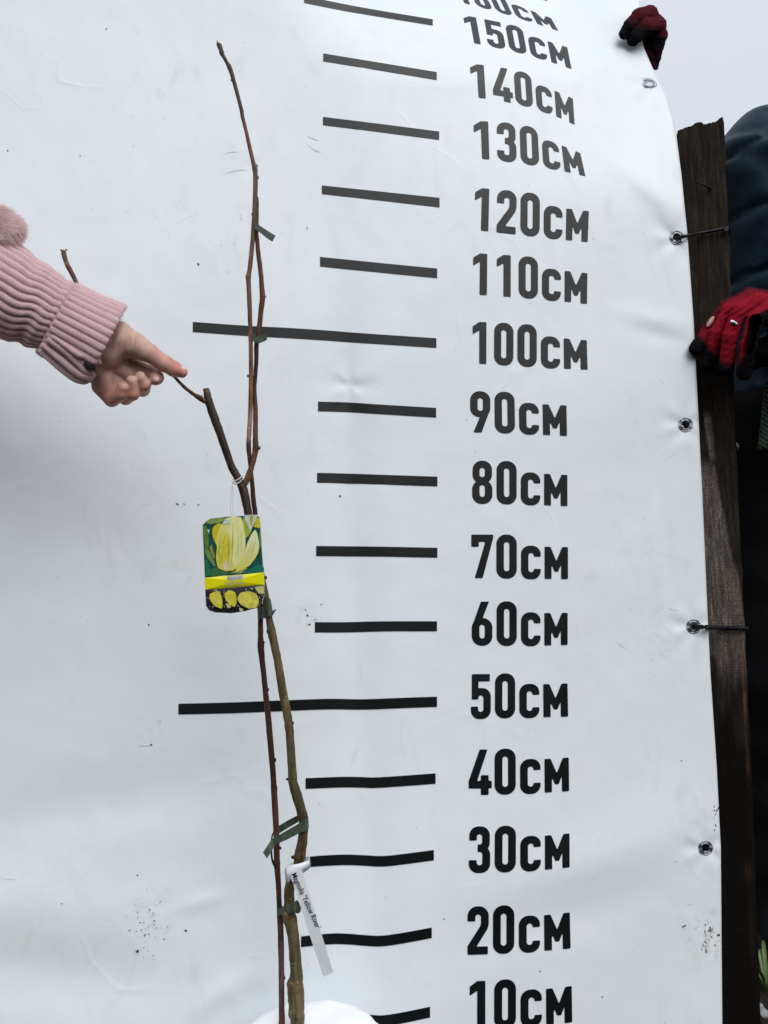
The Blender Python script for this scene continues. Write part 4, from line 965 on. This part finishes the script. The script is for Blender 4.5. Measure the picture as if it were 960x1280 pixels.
def left_person():
    root = empty('person', (-.95, .80, 0), 'person in a ribbed pink sleeve reaching in from the left to pinch the twig', 'person')
    Y0 = .88; s = Y0 / F
    # --- hand: palm, thumb and four curled fingers as one skin
    X, ax = grid((84, 380, -34), (242, 520, 34), 1.0)
    k = 5.0
    d = chain_sd(X, [(80, 408, -2, 25), (112, 430, -2, 25), (132, 438, -3, 26)], k)                     # wrist
    d = smin(d, cone_sd(X, (148, 425, 0), (176, 437, 2), 24, 13), 6)                # ball of the thumb
    d = smin(d, cone_sd(X, (120, 455, -6), (133, 484, -6), 20, 13), 6)                # heel of the hand
    d = smin(d, cone_sd(X, (138, 450, -12), (160, 468, -14), 16, 12), 6)              # back of the palm
    th = chain_sd(X, [(168, 430, 3, 15), (186, 441, 4, 11.5), (205, 454, 5, 10.2), (217, 461, 5, 9.6), (227.5, 465.5, 5, 7.0)], 3)
    d = smin(d, th, 4)
    fg = [
      [(126, 482, -8, 12), (140, 498, -4, 10.5), (152, 492, 8, 9), (154, 485, 12, 7.5)],            # little finger
      [(140, 472, -14, 12), (157, 496, -8, 10), (166, 492, 6, 8.8), (164.5, 476, 11, 7.3)],        # ring finger
      [(152, 464, -18, 12), (178, 486, -12, 9.8), (180, 481, 2, 8.8), (175, 471, 7, 7.0)],         # middle finger
      [(158, 454, -18, 12), (186, 466, -16, 10), (196, 472, -6, 8.8), (194.5, 474, 2, 7.8)],        # index finger
    ]
    for c in fg: d = smin(d, chain_sd(X, c, 2.0), 1.6)
    d = -smin(-d, cone_sd(X, (154, 459, 19), (172, 466, 22), 10, 8.5), 6)    # hollow of the palm    # hollow of the palm
    # skin folds at the thumb root
    fold = np.cos(2 * np.pi * (X[0] - 156 + (X[1] - 420) * .14 + .004 * (X[1] - 420) ** 2) / 6.4)
    d = d + .75 * fold * np.exp(-((X[0] - 165) / 13) ** 2 - ((X[1] - 427) / 16) ** 2)
    d = d + .5 * np.exp(-((X[0] - 205 + (X[1] - 450) * .6) / 1.5) ** 2) * (X[1] < 452) * (X[0] > 190)
    def col(V):
        out = []
        for p in V:
            tip = max(sm((p[1] - 468) / 24), sm((p[0] - 205) / 20)); red = sm((p[0] - 172) / 30) * .5
            a = np.array((.56, .365, .295)); b = np.array((.54, .22, .175)); t = min(1, .75 * tip + red)
            c = a * (1 - t) + b * t
            c = c * np.array((1, 1 - .10 * noise.noise(Vector((p[0] * .13, p[1] * .13, 5))), 1)) * (1 + .22 * noise.noise(Vector((p[0] * .09, p[1] * .09, p[2] * .09))))
            out.append(tuple(c))
        return out
    hand = px_blob('hand', d, ax, Y0, SKIN, root, colors=col)
    def nail(u, v, dd, ru, rv, an, rd=1.6):
        bm = bmesh.new(); bmesh.ops.create_uvsphere(bm, u_segments=16, v_segments=10, radius=1)
        c, s_ = math.cos(an), math.sin(an); vs = []
        for q in bm.verts:
            x, y = q.co.x * ru, q.co.z * rv; vs.append(P(u + x * c - y * s_, v + x * s_ + y * c, Y0 - (dd - q.co.y * rd) * s))
        fs = [[q.index for q in f.verts] for f in bm.faces]; bm.free(); m = MB(); m.add(vs, fs)
        return m.build('fingernail', NAIL, root)
    nail(226.4, 460.4, 8.0, 6.8, 2.9, .42, 2.6); nail(195.2, 474.2, 9.4, 3.6, 3.2, .2, 1.0)
    # --- ribbed sleeve and its turned-up cuff
    def rib(N, th, sharp=.42): return abs(math.sin(N * th / 2)) ** sharp
    def loft(secs, N, amp, seg, ph=0, dz=.86, wob=0.0, close_end=False):
        """secs: (cu, cv, nu, nv, r, d)"""
        q = []
        for j, (cu, cv, nu, nv, r, dd) in enumerate(secs):
            L = math.hypot(nu, nv); nu, nv = nu / L, nv / L
            for k_ in range(seg):
                t = 2 * math.pi * k_ / seg
                w_ = t + wob * (math.sin(j * .17 + 1.2 * math.sin(t)) * .055 + math.sin(j * .41 + 2 * t) * .012) + ph
                rr_ = r * (1 - amp * (1 - rib(N, w_))) * (1 + .018 * noise.noise(Vector((math.cos(t) * 2, math.sin(t) * 2, j * .11))))
                a_, b_ = math.cos(t) * rr_, math.sin(t) * rr_ * dz
                q.append(P(cu + nu * a_, cv + nv * a_, Y0 - (dd + b_) * s))
        n = len(secs); fs = [(j * seg + k_, (j + 1) * seg + k_, (j + 1) * seg + (k_ + 1) % seg, j * seg + (k_ + 1) % seg) for j in range(n - 1) for k_ in range(seg)]
        return q, fs
    base = [(-330, 250, -.25, 1, 78, -6), (-200, 290, -.28, 1, 74, -4), (-110, 318, -.30, 1, 70, -2), (-50, 338, -.33, 1, 66, 0), (-5, 358, -.40, 1, 61, 0), (25, 373, -.46, 1, 56, 0), (48, 385, -.52, 1, 51, 0), (64, 393, -.56, 1, 48.5, 0), (76, 399.5, -.56, 1, 46, 0), (90, 407, -.56, 1, 44, 0)]
    secs = catmull(base, 9)
    for i, q_ in enumerate(secs):
        q_[4] *= 1 + .012 * math.sin(i * .8) ; q_[1] += 1.3 * math.sin(i * .45)
    q, fs = loft(secs, 32, .10, 512, wob=1.0)
    m = MB(); m.add(q, fs); slv = m.build('sleeve', KNIT, root)
    cb = [(80, 402, -.57, 1, 44, 0), (72, 398, -.57, 1, 46, 0), (69.5, 396.8, -.57, 1, 49.0, 0), (71.5, 398, -.57, 1, 51.0, 0), (78, 401.5, -.565, 1, 51.5, 0), (96, 411, -.55, 1, 52.5, 0), (114, 420.5, -.53, 1, 54, 0), (126, 427, -.52, 1, 55, 0), (131, 429.5, -.525, 1, 55.2, 0), (133.2, 430.6, -.53, 1, 53.5, 0), (131.5, 429.6, -.53, 1, 50.5, 0), (120, 424, -.53, 1, 47, 0), (100, 413, -.55, 1, 42, 0)]
    q, fs = loft(catmull(cb, 6), 32, .085, 512, ph=.03)
    m = MB(); m.add(q, fs); m.build('cuff', KNIT, root)
    # opening where the turned-up cuff gapes
    m = MB()
    def ring(cu, cv, a_, b_, an, r_, dd):
        pts = []
        for k_ in range(25):
            t = 2 * math.pi * k_ / 24; x, y = a_ * math.cos(t), b_ * math.sin(t)
            pts.append((P(cu + x * math.cos(an) - y * math.sin(an), cv + x * math.sin(an) + y * math.cos(an), Y0 - dd * s), r_ * s))
        tube(m, pts, 10, 0, False)
    for pts in ([(60, 424, 36, 3.4), (83, 441, 36, 3.8), (98, 455, 33, 4.0), (108, 464, 30, 4.0), (117, 465.5, 27, 3.4)],
                [(53, 431, 31, 3.4), (77, 450.5, 32, 4.2), (95, 465, 29, 4.6), (109, 471.5, 26, 4.2), (118, 466.5, 23, 3.2)],
                [(49, 438, 24, 3.0), (73, 458, 24, 4.4), (92, 472, 22, 4.8), (106, 476.5, 20, 4.2), (117, 469.5, 18, 3.0)],
                [(66, 421, 38, 2.8), (84, 433.5, 40, 3.4), (99, 444, 39, 3.8), (111, 446.5, 37, 3.6), (121, 449, 34, 3.2), (124.5, 455, 31, 3.0)]):
        tube(m, [(P(a_[0], a_[1], Y0 - a_[2] * s), a_[3] * s) for a_ in catmull(pts, 6)], 14, .06)
    m.build('cuff_opening_edge', KNIT, root)
    m = MB(); bm = bmesh.new(); bmesh.ops.create_uvsphere(bm, u_segments=20, v_segments=12, radius=1); vs = []
    for q_ in bm.verts:
        x, y = q_.co.x * 8.6, q_.co.z * 5.2; c, s_ = math.cos(.55), math.sin(.55); vs.append(P(112 + x * c - y * s_, 457 + x * s_ + y * c, Y0 - (36.5 - q_.co.y * 2.0) * s))
    m.add(vs, [[v_.index for v_ in f.verts] for f in bm.faces]); bm.free(); m.build('cuff_opening', GAP, root)  # dark solid painted as the shade inside the gaping cuff
    m = MB(); r3 = random.Random(9)
    for src, cnt in ((slv.data, 2600), (bpy.data.objects['cuff'].data, 3400)):
        nv = len(src.vertices)
        for _ in range(cnt):
            vv = src.vertices[r3.randrange(nv)]; p0 = vv.co; nn_ = vv.normal
            if nn_.dot(Vector((0, 0, H)) - p0) < 0: nn_ = nn_ if r3.random() < .5 else -nn_
            dr = (nn_ + Vector((r3.gauss(0, .8), r3.gauss(0, .8), r3.gauss(0, .8)))).normalized(); L = r3.uniform(.0012, .0038); sd_ = dr.cross(Vector((0, 1, 0))).normalized() * .00013
            p1 = p0 + dr * L * .6; p2 = p0 + dr * L + Vector((r3.gauss(0, .0006), 0, r3.gauss(0, .0006)))
            m.add([p0 - sd_, p0 + sd_, p1 + sd_, p1 - sd_, p2], [(0, 1, 2, 3), (3, 2, 4)])
    f_ = mesh_obj('knit_fuzz', m.v, m.f, KNIT, None, False); f_.parent = root; f_.matrix_parent_inverse = Matrix.Identity(4); f_['kind'] = 'stuff'
    adopt(f_, root)
    # --- fur trim of the coat
    m = MB(); cols = []
    cu, cv, ru, rv, rd = -20, 286, 47, 30, 32
    bm = bmesh.new(); bmesh.ops.create_icosphere(bm, subdivisions=4, radius=1); vs = []
    def fpos(n_, kk): return (cu + n_[0] * ru * kk - 0, cv + n_[2] * rv * kk, n_[1] * rd * kk)
    for q_ in bm.verts:
        kk = .93 + .10 * noise.noise(q_.co * 2.5); p = fpos(q_.co, kk); vs.append(P(p[0], p[1], Y0 - (4 - p[2]) * s))
    m.add(vs, [[v_.index for v_ in f.verts] for f in bm.faces]); bm.free(); cols += [(.62, .43, .43)] * len(vs)
    r2 = random.Random(5)
    for _ in range(15000):
        n_ = Vector((r2.gauss(0, 1), r2.gauss(0, 1), r2.gauss(0, 1))).normalized()
        kk = .92 + .10 * noise.noise(n_ * 2.5); p0 = Vector(fpos(n_, kk))
        comb = Vector((.55, .55, .3)) + .5 * Vector((noise.noise(n_ * 3), noise.noise(n_ * 3 + Vector((5, 0, 0))), 0))
        dr = (Vector((n_.x, n_.z, n_.y)) * .8 + comb * .75 + Vector((r2.gauss(0, .22), r2.gauss(0, .22), r2.gauss(0, .22)))).normalized()
        L = r2.uniform(7, 15); p1 = p0 + dr * L * .5; p2 = p0 + dr * L + Vector((0, L * .18, 0))
        sd_ = dr.cross(Vector((0, 0, 1))).normalized() * .30
        A = [p0 - sd_, p0 + sd_, p1 + sd_ * .8, p1 - sd_ * .8, p2]
        pts = [P(a_.x, a_.y, Y0 - (4 - a_.z) * s) for a_ in A]; m.add(pts, [(0, 1, 2, 3), (3, 2, 4)])
        b_ = r2.uniform(.68, 1.15); cols += [(.86 * b_, .68 * b_, .68 * b_)] * 5
    m.build('fur_trim', FUR, root, colors=cols)
    # --- the rest of the person, outside the frame
    E = P(-330, 250, Y0); sh = Vector((-.90, .78, 1.24))
    h = .016; X, ax = grid((-1.45, .45, .55), (-.55, 1.15, 1.45), h)
    d = chain_sd(X, [(E.x + .02, E.y, E.z, .068), (-.66, .84, 1.10, .082), (sh.x + .08, sh.y, sh.z - .02, .105)], .05)
    d = smin(d, cone_sd(X, (-.95, .80, 1.26), (-1.2, .80, 1.26), .10, .10), .08)
    d = smin(d, cone_sd(X, (-1.07, .80, 1.20), (-1.06, .80, .80), .17, .185), .08)
    d = smin(d, cone_sd(X, (-1.2, .80, 1.22), (-1.26, .74, .85), .09, .07), .03)
    w_blob('coat', d, ax, COAT, root)
    X, ax = grid((-1.4, .55, -.02), (-.7, 1.05, .9), .018)
    d = chain_sd(X, [(-1.14, .80, .82, .13), (-1.15, .80, .45, .085), (-1.15, .80, .06, .06)], .04)
    d = smin(d, chain_sd(X, [(-.98, .80, .82, .13), (-.97, .80, .45, .085), (-.96, .80, .06, .06)], .04), .03)
    d = smin(d, cone_sd(X, (-.95, .80, .05), (-.90, .68, .045), .05, .045), .02); d = smin(d, cone_sd(X, (-1.15, .80, .05), (-1.12, .67, .045), .05, .045), .02)
    w_blob('trousers', d, ax, BLACK, root)
    head(root, (-1.06, .78, 1.50), .9)
def head(root, c, yaw):
    c = Vector(c); fw = Vector((math.sin(yaw), -math.cos(yaw), 0)); sdv = Vector((math.cos(yaw), math.sin(yaw), 0)); up = Vector((0, 0, 1))
    X, ax = grid(tuple(c - Vector((.16, .16, .24))), tuple(c + Vector((.16, .16, .16))), .006)
    A = lambda f_, s_, u_: tuple(c + fw * f_ + sdv * s_ + up * u_)
    d = cone_sd(X, A(-.02, 0, .03), A(.01, 0, -.03), .088, .07)
    d = smin(d, cone_sd(X, A(.03, 0, -.055), A(.045, 0, -.075), .045, .03), .03)
    d = smin(d, cone_sd(X, A(.085, 0, .01), A(.105, 0, -.02), .009, .013), .012)
    for q in (-1, 1):
        d = smin(d, cone_sd(X, A(-.005, q * .082, .005), A(-.01, q * .085, -.02), .014, .010), .006)
        d = smin(d, cone_sd(X, A(.078, q * .03, .012), A(.078, q * .03, .010), .014, .013), .004)
        d = np.maximum(d, -cone_sd(X, A(.100, q * .031, .012), A(.1, q * .025, .012), .010, .010))
    d = smin(d, cone_sd(X, A(.082, -.018, -.05), A(.082, .018, -.05), .008, .008), .005)
    d = smin(d, cone_sd(X, A(-.02, 0, -.06), A(-.03, 0, -.2), .052, .055), .03)
    w_blob('head', d, ax, PSKIN, root)
    d = cone_sd(X, A(-.03, 0, .04), A(-.035, 0, -.03), .1, .085)
    d = np.maximum(d, -(cone_sd(X, A(.075, 0, .0), A(.1, 0, -.1), .075, .1)))
    d = d + .003 * np.sin(X[0] * 190 + X[2] * 60) * np.cos(X[1] * 170)
    w_blob('hair', d, ax, HAIR, root)
left_person()

def glove_cols(redf):
    def f(V):
        out = []
        for p in V:
            r = redf(p) + .10 * noise.noise(Vector((p[0] * .2, p[1] * .2, p[2] * .2)))
            r = min(1, max(0, r)); out.append((.0045 + .26 * r ** 1.8, .005 + .003 * r, .0065 + .013 * r))
        return out
    return f
def small_ell(root, name, mat, u, v, Y, ru, rv, an, rd):
    bm = bmesh.new(); bmesh.ops.create_uvsphere(bm, u_segments=16, v_segments=10, radius=1); c, s_ = math.cos(an), math.sin(an); vs = []
    for q in bm.verts:
        nn = 1 + .12 * noise.noise(q.co * 3 + Vector((u, 0, 0)))
        x, y = q.co.x * ru * nn, q.co.z * rv * nn; vs.append(P(u + x * c - y * s_, v + x * s_ + y * c, Y + q.co.y * rd))
    m = MB(); m.add(vs, [[w_.index for w_ in f.verts] for f in bm.faces]); bm.free(); return m.build(name, mat, root)

def right_person():
    root = empty('person', (.78, 1.55, 0), 'person in dark navy padded jacket gripping the wooden post with a red glove', 'person')
    # gloved hand
    Y0 = 1.298; s = Y0 / F
    X, ax = grid((852, 345, -66), (1050, 500, 66), 1.25)
    d = chain_sd(X, [(1052, 425, 0, 30), (1005, 400, 6, 29), (975, 392, 10, 24)], 6)
    F_ = [[(970, 376, 0, 12), (938, 370, 4, 10.5), (908, 384, 12, 9.2), (888, 410, 20, 9.0), (870, 436, 27, 9.2)],
          [(975, 380, 14, 13), (940, 373, 20, 11.5), (911, 388, 28, 10.2), (897, 416, 34, 9.4), (885, 454, 26, 9.6)],
          [(980, 386, 28, 14), (948, 378, 38, 12.5), (924, 389, 48, 11), (913, 420, 50, 10), (908, 460, 40, 10)],
          [(985, 396, 34, 15), (962, 390, 48, 12.5), (944, 400, 58, 11), (936, 432, 58, 10.5), (930, 466, 46, 10)]]
    for c in F_: d = smin(d, chain_sd(X, c, 2.5), 1.2)
    d = smin(d, cone_sd(X, (1000, 425, 22), (958, 440, 16), 28, 19), 4)  # palm bulk; its black colour includes the palm shadow
    d = smin(d, chain_sd(X, [(985, 420, -8, 20), (958, 440, -24, 15), (938, 452, -46, 12)], 4), 5)   # thumb behind the board
    d = d + .55 * np.sin(X[0] * .55 + X[1] * .8 + 2 * np.sin(X[1] * .11)) * np.exp(-((X[1] - 392) / 14) ** 2) + .35 * np.sin(X[1] * .7 + X[0] * .2) * np.sin(X[0] * .31)
    def red(p):
        lim = 414 + (p[0] - 868) * 1.15 if p[0] < 905 else 455 - max(0, p[0] - 925) * 1.5
        r = sm((lim - p[1]) / 16 + .5)
        ub = float(np.interp(p[1], [355, 385, 392, 400, 420, 450], [1060, 962, 949, 942, 935, 931]))
        r *= sm((ub - p[0]) / 14 + .5)
        # shade put into the colour: red darkens on parts set farther back
        return r * (.55 + .5 * sm((p[2] - 14) / 30)) 
    px_blob('glove', d, ax, Y0, GLOVE, root, colors=glove_cols(red))
    yf = lambda dd: Y0 - dd * s
    small_ell(root, 'torn_hole', GAP, 887, 402, yf(29), 7.5, 4.4, 2.15, .003)
    small_ell(root, 'finger_skin', PSKIN, 888, 402.3, yf(30.5), 8.2, 2.9, 2.15, .003)
    small_ell(root, 'torn_lining', FILM, 917.5, 403, yf(58.5), 5.2, 2.4, .45, .0022)
    small_ell(root, 'torn_hole', GAP, 917.6, 404.9, yf(60.0), 4.2, 1.9, .5, .002)
    # jacket
    sh = P(975, 216, 1.46); el = P(1085, 455, 1.36); wr = P(1042, 424, 1.20)
    X, ax = grid((.52, 1.05, .78), (1.20, 1.90, 1.64), .009)
    d = chain_sd(X, [(sh.x, sh.y, sh.z, .122), (sh.x + .05, sh.y - .03, sh.z - .17, .105), (el.x, el.y, el.z, .085), (wr.x, wr.y, wr.z, .055)], .05)
    tc = P(1058, 300, 1.55)
    d = smin(d, cone_sd(X, (tc.x - .03, 1.58, tc.z + .06), (tc.x - .05, 1.58, .92), .205, .235), .07)
    d = smin(d, cone_sd(X, (sh.x + .02, 1.48, sh.z), (sh.x + .36, 1.6, sh.z), .11, .11), .08)
    d = smin(d, cone_sd(X, (sh.x - .02, 1.49, sh.z - .05), (.78, 1.54, .98), .10, .13), .08)
    # quilting seams
    zz = X[2] + .012 * np.sin(X[0] * 14); ph = (zz - 1.487) / .118
    gro = np.exp(-((ph - np.round(ph)) * .118 / .0055) ** 2)
    d = d + .011 * gro - .001
    wr_ = np.sin((X[0] * 60 + X[2] * 34 + 3 * np.sin(X[2] * 17))) * np.exp(-((ph - np.round(ph)) / .5) ** 2)
    d = d + .0030 * wr_ * (1 + np.sin(X[0] * 23 + X[2] * 11)) + .0015 * np.sin(X[0] * 120 + X[2] * 45 + 4 * np.sin(X[2] * 21)) + .002 * np.sin(X[0] * 31 - X[2] * 47 + X[1] * 20)
    w_blob('jacket', d, ax, NYLON, root)
    # jumper hem in the open jacket
    m = MB(); q = []
    for i, v in enumerate(np.linspace(478, 563, 12)):
        for j in range(10):
            u = 947 + (563 - v) * .115 + 6.5 * j; q.append(P(u, v, 1.318 - .012 * math.sin(j / 9 * 2) + .002 * math.sin(j * 1.3)))
    fs = [(i * 10 + j, i * 10 + j + 1, i * 10 + j + 11, i * 10 + j + 10) for i in range(11) for j in range(9)]
    o = slab('jumper', q, fs, GREENKNIT, root, .004, True, offset=0)
    m = MB(); px_tube(m, [(921.5, 554, 1.345, 1.2), (922.4, 558, 1.34, 1.4), (922.4, 562, 1.342, 1.0)], 4, 8); m.build('zip_pull', METAL, root)
    # trousers and boots
    X, ax = grid((.48, 1.25, -.02), (1.22, 1.85, 1.06), .014)
    d = cone_sd(X, (.82, 1.54, .98), (.95, 1.56, .98), .18, .18)
    d = smin(d, chain_sd(X, [(.80, 1.52, .92, .165), (.765, 1.48, .5, .12), (.76, 1.50, .12, .10)], .04), .04)
    d = smin(d, chain_sd(X, [(.98, 1.56, .88, .12), (1.0, 1.55, .5, .10), (1.02, 1.58, .12, .085)], .04), .04)
    d = smin(d, cone_sd(X, (.755, 1.50, .07), (.71, 1.36, .055), .07, .055), .02); d = smin(d, cone_sd(X, (1.02, 1.58, .07), (1.03, 1.44, .055), .065, .055), .02)
    d = np.maximum(d, -X[2]) + .003 * np.sin(X[2] * 60 + X[0] * 20)
    w_blob('trousers', d, ax, BLACK, root)
    head(root, (tc.x + .06, 1.56, 1.73), -.5)
right_person()

def hidden_person():
    Y0 = SY(792, 50) - .002; s = Y0 / F
    root = empty('person', (.28, 1.85, 0), 'person behind the banner holding its top corner with a dark red glove', 'person')
    X, ax = grid((762, -10, -70), (850, 135, 34), .8)
    k = 2.5
    d = chain_sd(X, [(813, 15, 0, 9), (799, 19, 12, 8.8), (788, 31, 15, 8.0), (780.5, 42.5, 13, 7.2)], k)
    d = smin(d, chain_sd(X, [(823, 30, -2, 10.5), (808, 32, 13, 9.8), (796, 44, 16, 8.6), (791, 50.5, 13, 7.6)], k), 1.4)
    d = smin(d, chain_sd(X, [(813, 16, -2, 9), (819, 28, -4, 10), (824, 43, -8, 10.5), (821, 57, -12, 9), (820, 70, -16, 6.5), (819.5, 84, -18, 3.6)], k), 3)
    d = smin(d, chain_sd(X, [(806, 34, -18, 11), (806, 56, -20, 11), (798, 78, -34, 15), (784, 112, -52, 20)], 4), 4)
    d = smin(d, chain_sd(X, [(806, 58, -12, 8), (813, 70, -13, 6), (817, 84, -15, 3.4)], 2), 1.2)
    d = d + .3 * np.sin(X[1] * .9 + X[0] * .4) * np.sin(X[0] * .5)
    def red(p):
        a = sm((38 - p[1] + (p[0] - 790) * .55) / 22); 
        if p[1] > 60 and p[0] > 803: a = max(a, .5)
        a *= 1 - .8 * gs(math.hypot(p[0] - 812, (p[1] - 48)), 10)
        return .50 * a
    px_blob('glove', d, ax, Y0, GLOVE, root, colors=glove_cols(red))
    small_ell(root, 'torn_lining', PSKIN, 803, 16.4, Y0 - 18.0 * s, 3.3, 1.3, .6, .002)
    wr = P(784, 112, Y0 + 52 * s)
    X, ax = grid((-.12, 1.32, .72), (.62, 2.12, 1.62), .013)
    d = chain_sd(X, [(wr.x, wr.y, wr.z, .04), (.40, 1.50, 1.28, .062), (.36, 1.78, 1.32, .085), (.28, 1.85, 1.31, .09)], .04)
    d = smin(d, cone_sd(X, (.12, 1.86, 1.30), (.34, 1.86, 1.30), .09, .09), .06)
    d = smin(d, cone_sd(X, (.23, 1.86, 1.24), (.23, 1.86, .92), .16, .17), .07)
    d = smin(d, chain_sd(X, [(.10, 1.86, 1.30, .08), (.04, 1.84, 1.05, .065), (.06, 1.74, .86, .05)], .04), .03)
    w_blob('jacket', d + .003 * np.sin(X[2] * 50), ax, NYLON, root)
    X, ax = grid((.0, 1.6, -.02), (.5, 2.05, 1.0), .016)
    d = cone_sd(X, (.18, 1.86, .92), (.28, 1.86, .92), .14, .14)
    for xx in (.14, .33): d = smin(d, chain_sd(X, [(xx, 1.86, .88, .11), (xx, 1.84, .5, .08), (xx, 1.86, .08, .06)], .03), .03); d = smin(d, cone_sd(X, (xx, 1.86, .06), (xx, 1.72, .05), .055, .045), .02)
    w_blob('trousers', np.maximum(d, -X[2]), ax, BLACK, root)
    head(root, (.23, 1.85, 1.555), .35)
hidden_person()

# ------------------------------------------------------------------ ground cover at the lower right
def leaves():
    root = empty('weed', P(958, 1216, 1.34), 'low green leafy weed beside the foot of the wooden post', 'weed')
    c = P(958, 1216, 1.34); c.z = 0
    m = MB(); r2 = random.Random(11)
    for _ in range(26):
        a = r2.uniform(0, 2 * math.pi); L = r2.uniform(.04, .08); wd = r2.uniform(.003, .007); up = r2.uniform(.5, 1.1)
        d = Vector((math.cos(a), math.sin(a), 0)); sd_ = Vector((-d.y, d.x, 0)); q = []
        for k in range(7):
            t = k / 6; p = c + d * L * t * .8 + Vector((0, 0, .004 + L * up * math.sin(t * 1.9) )); w_ = wd * math.sin(math.pi * min(1, t * .93 + .05))
            q += [p - sd_ * w_, p + Vector((0, 0, -.003)), p + sd_ * w_]
        m.add(q, [(3 * k + j, 3 * k + 3 + j, 3 * k + 4 + j, 3 * k + 1 + j) for k in range(6) for j in (0, 1)])
    m.build('leaf_cluster', LEAF, root)
leaves()
def scatter():
    r2 = random.Random(21); m = MB(); t = []
    bm = bmesh.new(); bmesh.ops.create_icosphere(bm, subdivisions=2, radius=1); V = [v.co.copy() for v in bm.verts]; Fc = [[v.index for v in f.verts] for f in bm.faces]; bm.free()
    for _ in range(420):
        x = r2.uniform(.45, 1.6); y = r2.uniform(1.0, 2.6); r = r2.uniform(.004, .013); o = Vector((x, y, r * .3)); sd_ = Vector((r2.random() * 9, r2.random() * 9, 0)); sc = Vector((r2.uniform(.7, 1.3), r2.uniform(.7, 1.3), r2.uniform(.5, .8)))
        m.add([o + Vector((v.x * sc.x, v.y * sc.y, v.z * sc.z)) * r * (1 + .3 * noise.noise(v * 1.2 + sd_)) for v in V], Fc)
    tag(m.build('gravel', STONE, None, False), 'grey stones strewn over the dark soil behind the banner', 'gravel', kind='stuff')
    m = MB()
    for _ in range(5000):
        x = r2.uniform(-3, 4); y = r2.uniform(1.25, 6); 
        if noise.noise(Vector((x * 1.3, y * 1.3, 0))) < -.02: continue
        L = r2.uniform(.02, .07); a = r2.uniform(0, 6.28); d = Vector((math.cos(a), math.sin(a), 0)) * L * .5; sd_ = Vector((-math.sin(a), math.cos(a), 0)) * .0018; p = Vector((x, y, 0))
        m.add([p - sd_, p + sd_, p + d * .4 + Vector((0, 0, L * .7)) + sd_ * .7, p + d * .4 + Vector((0, 0, L * .7)) - sd_ * .7, p + d + Vector((0, 0, L))], [(0, 1, 2, 3), (3, 2, 4)])
    tag(m.build('grass', LEAF, None, False), 'sparse short grass on the dark soil behind the banner', 'grass', kind='stuff')
scatter()
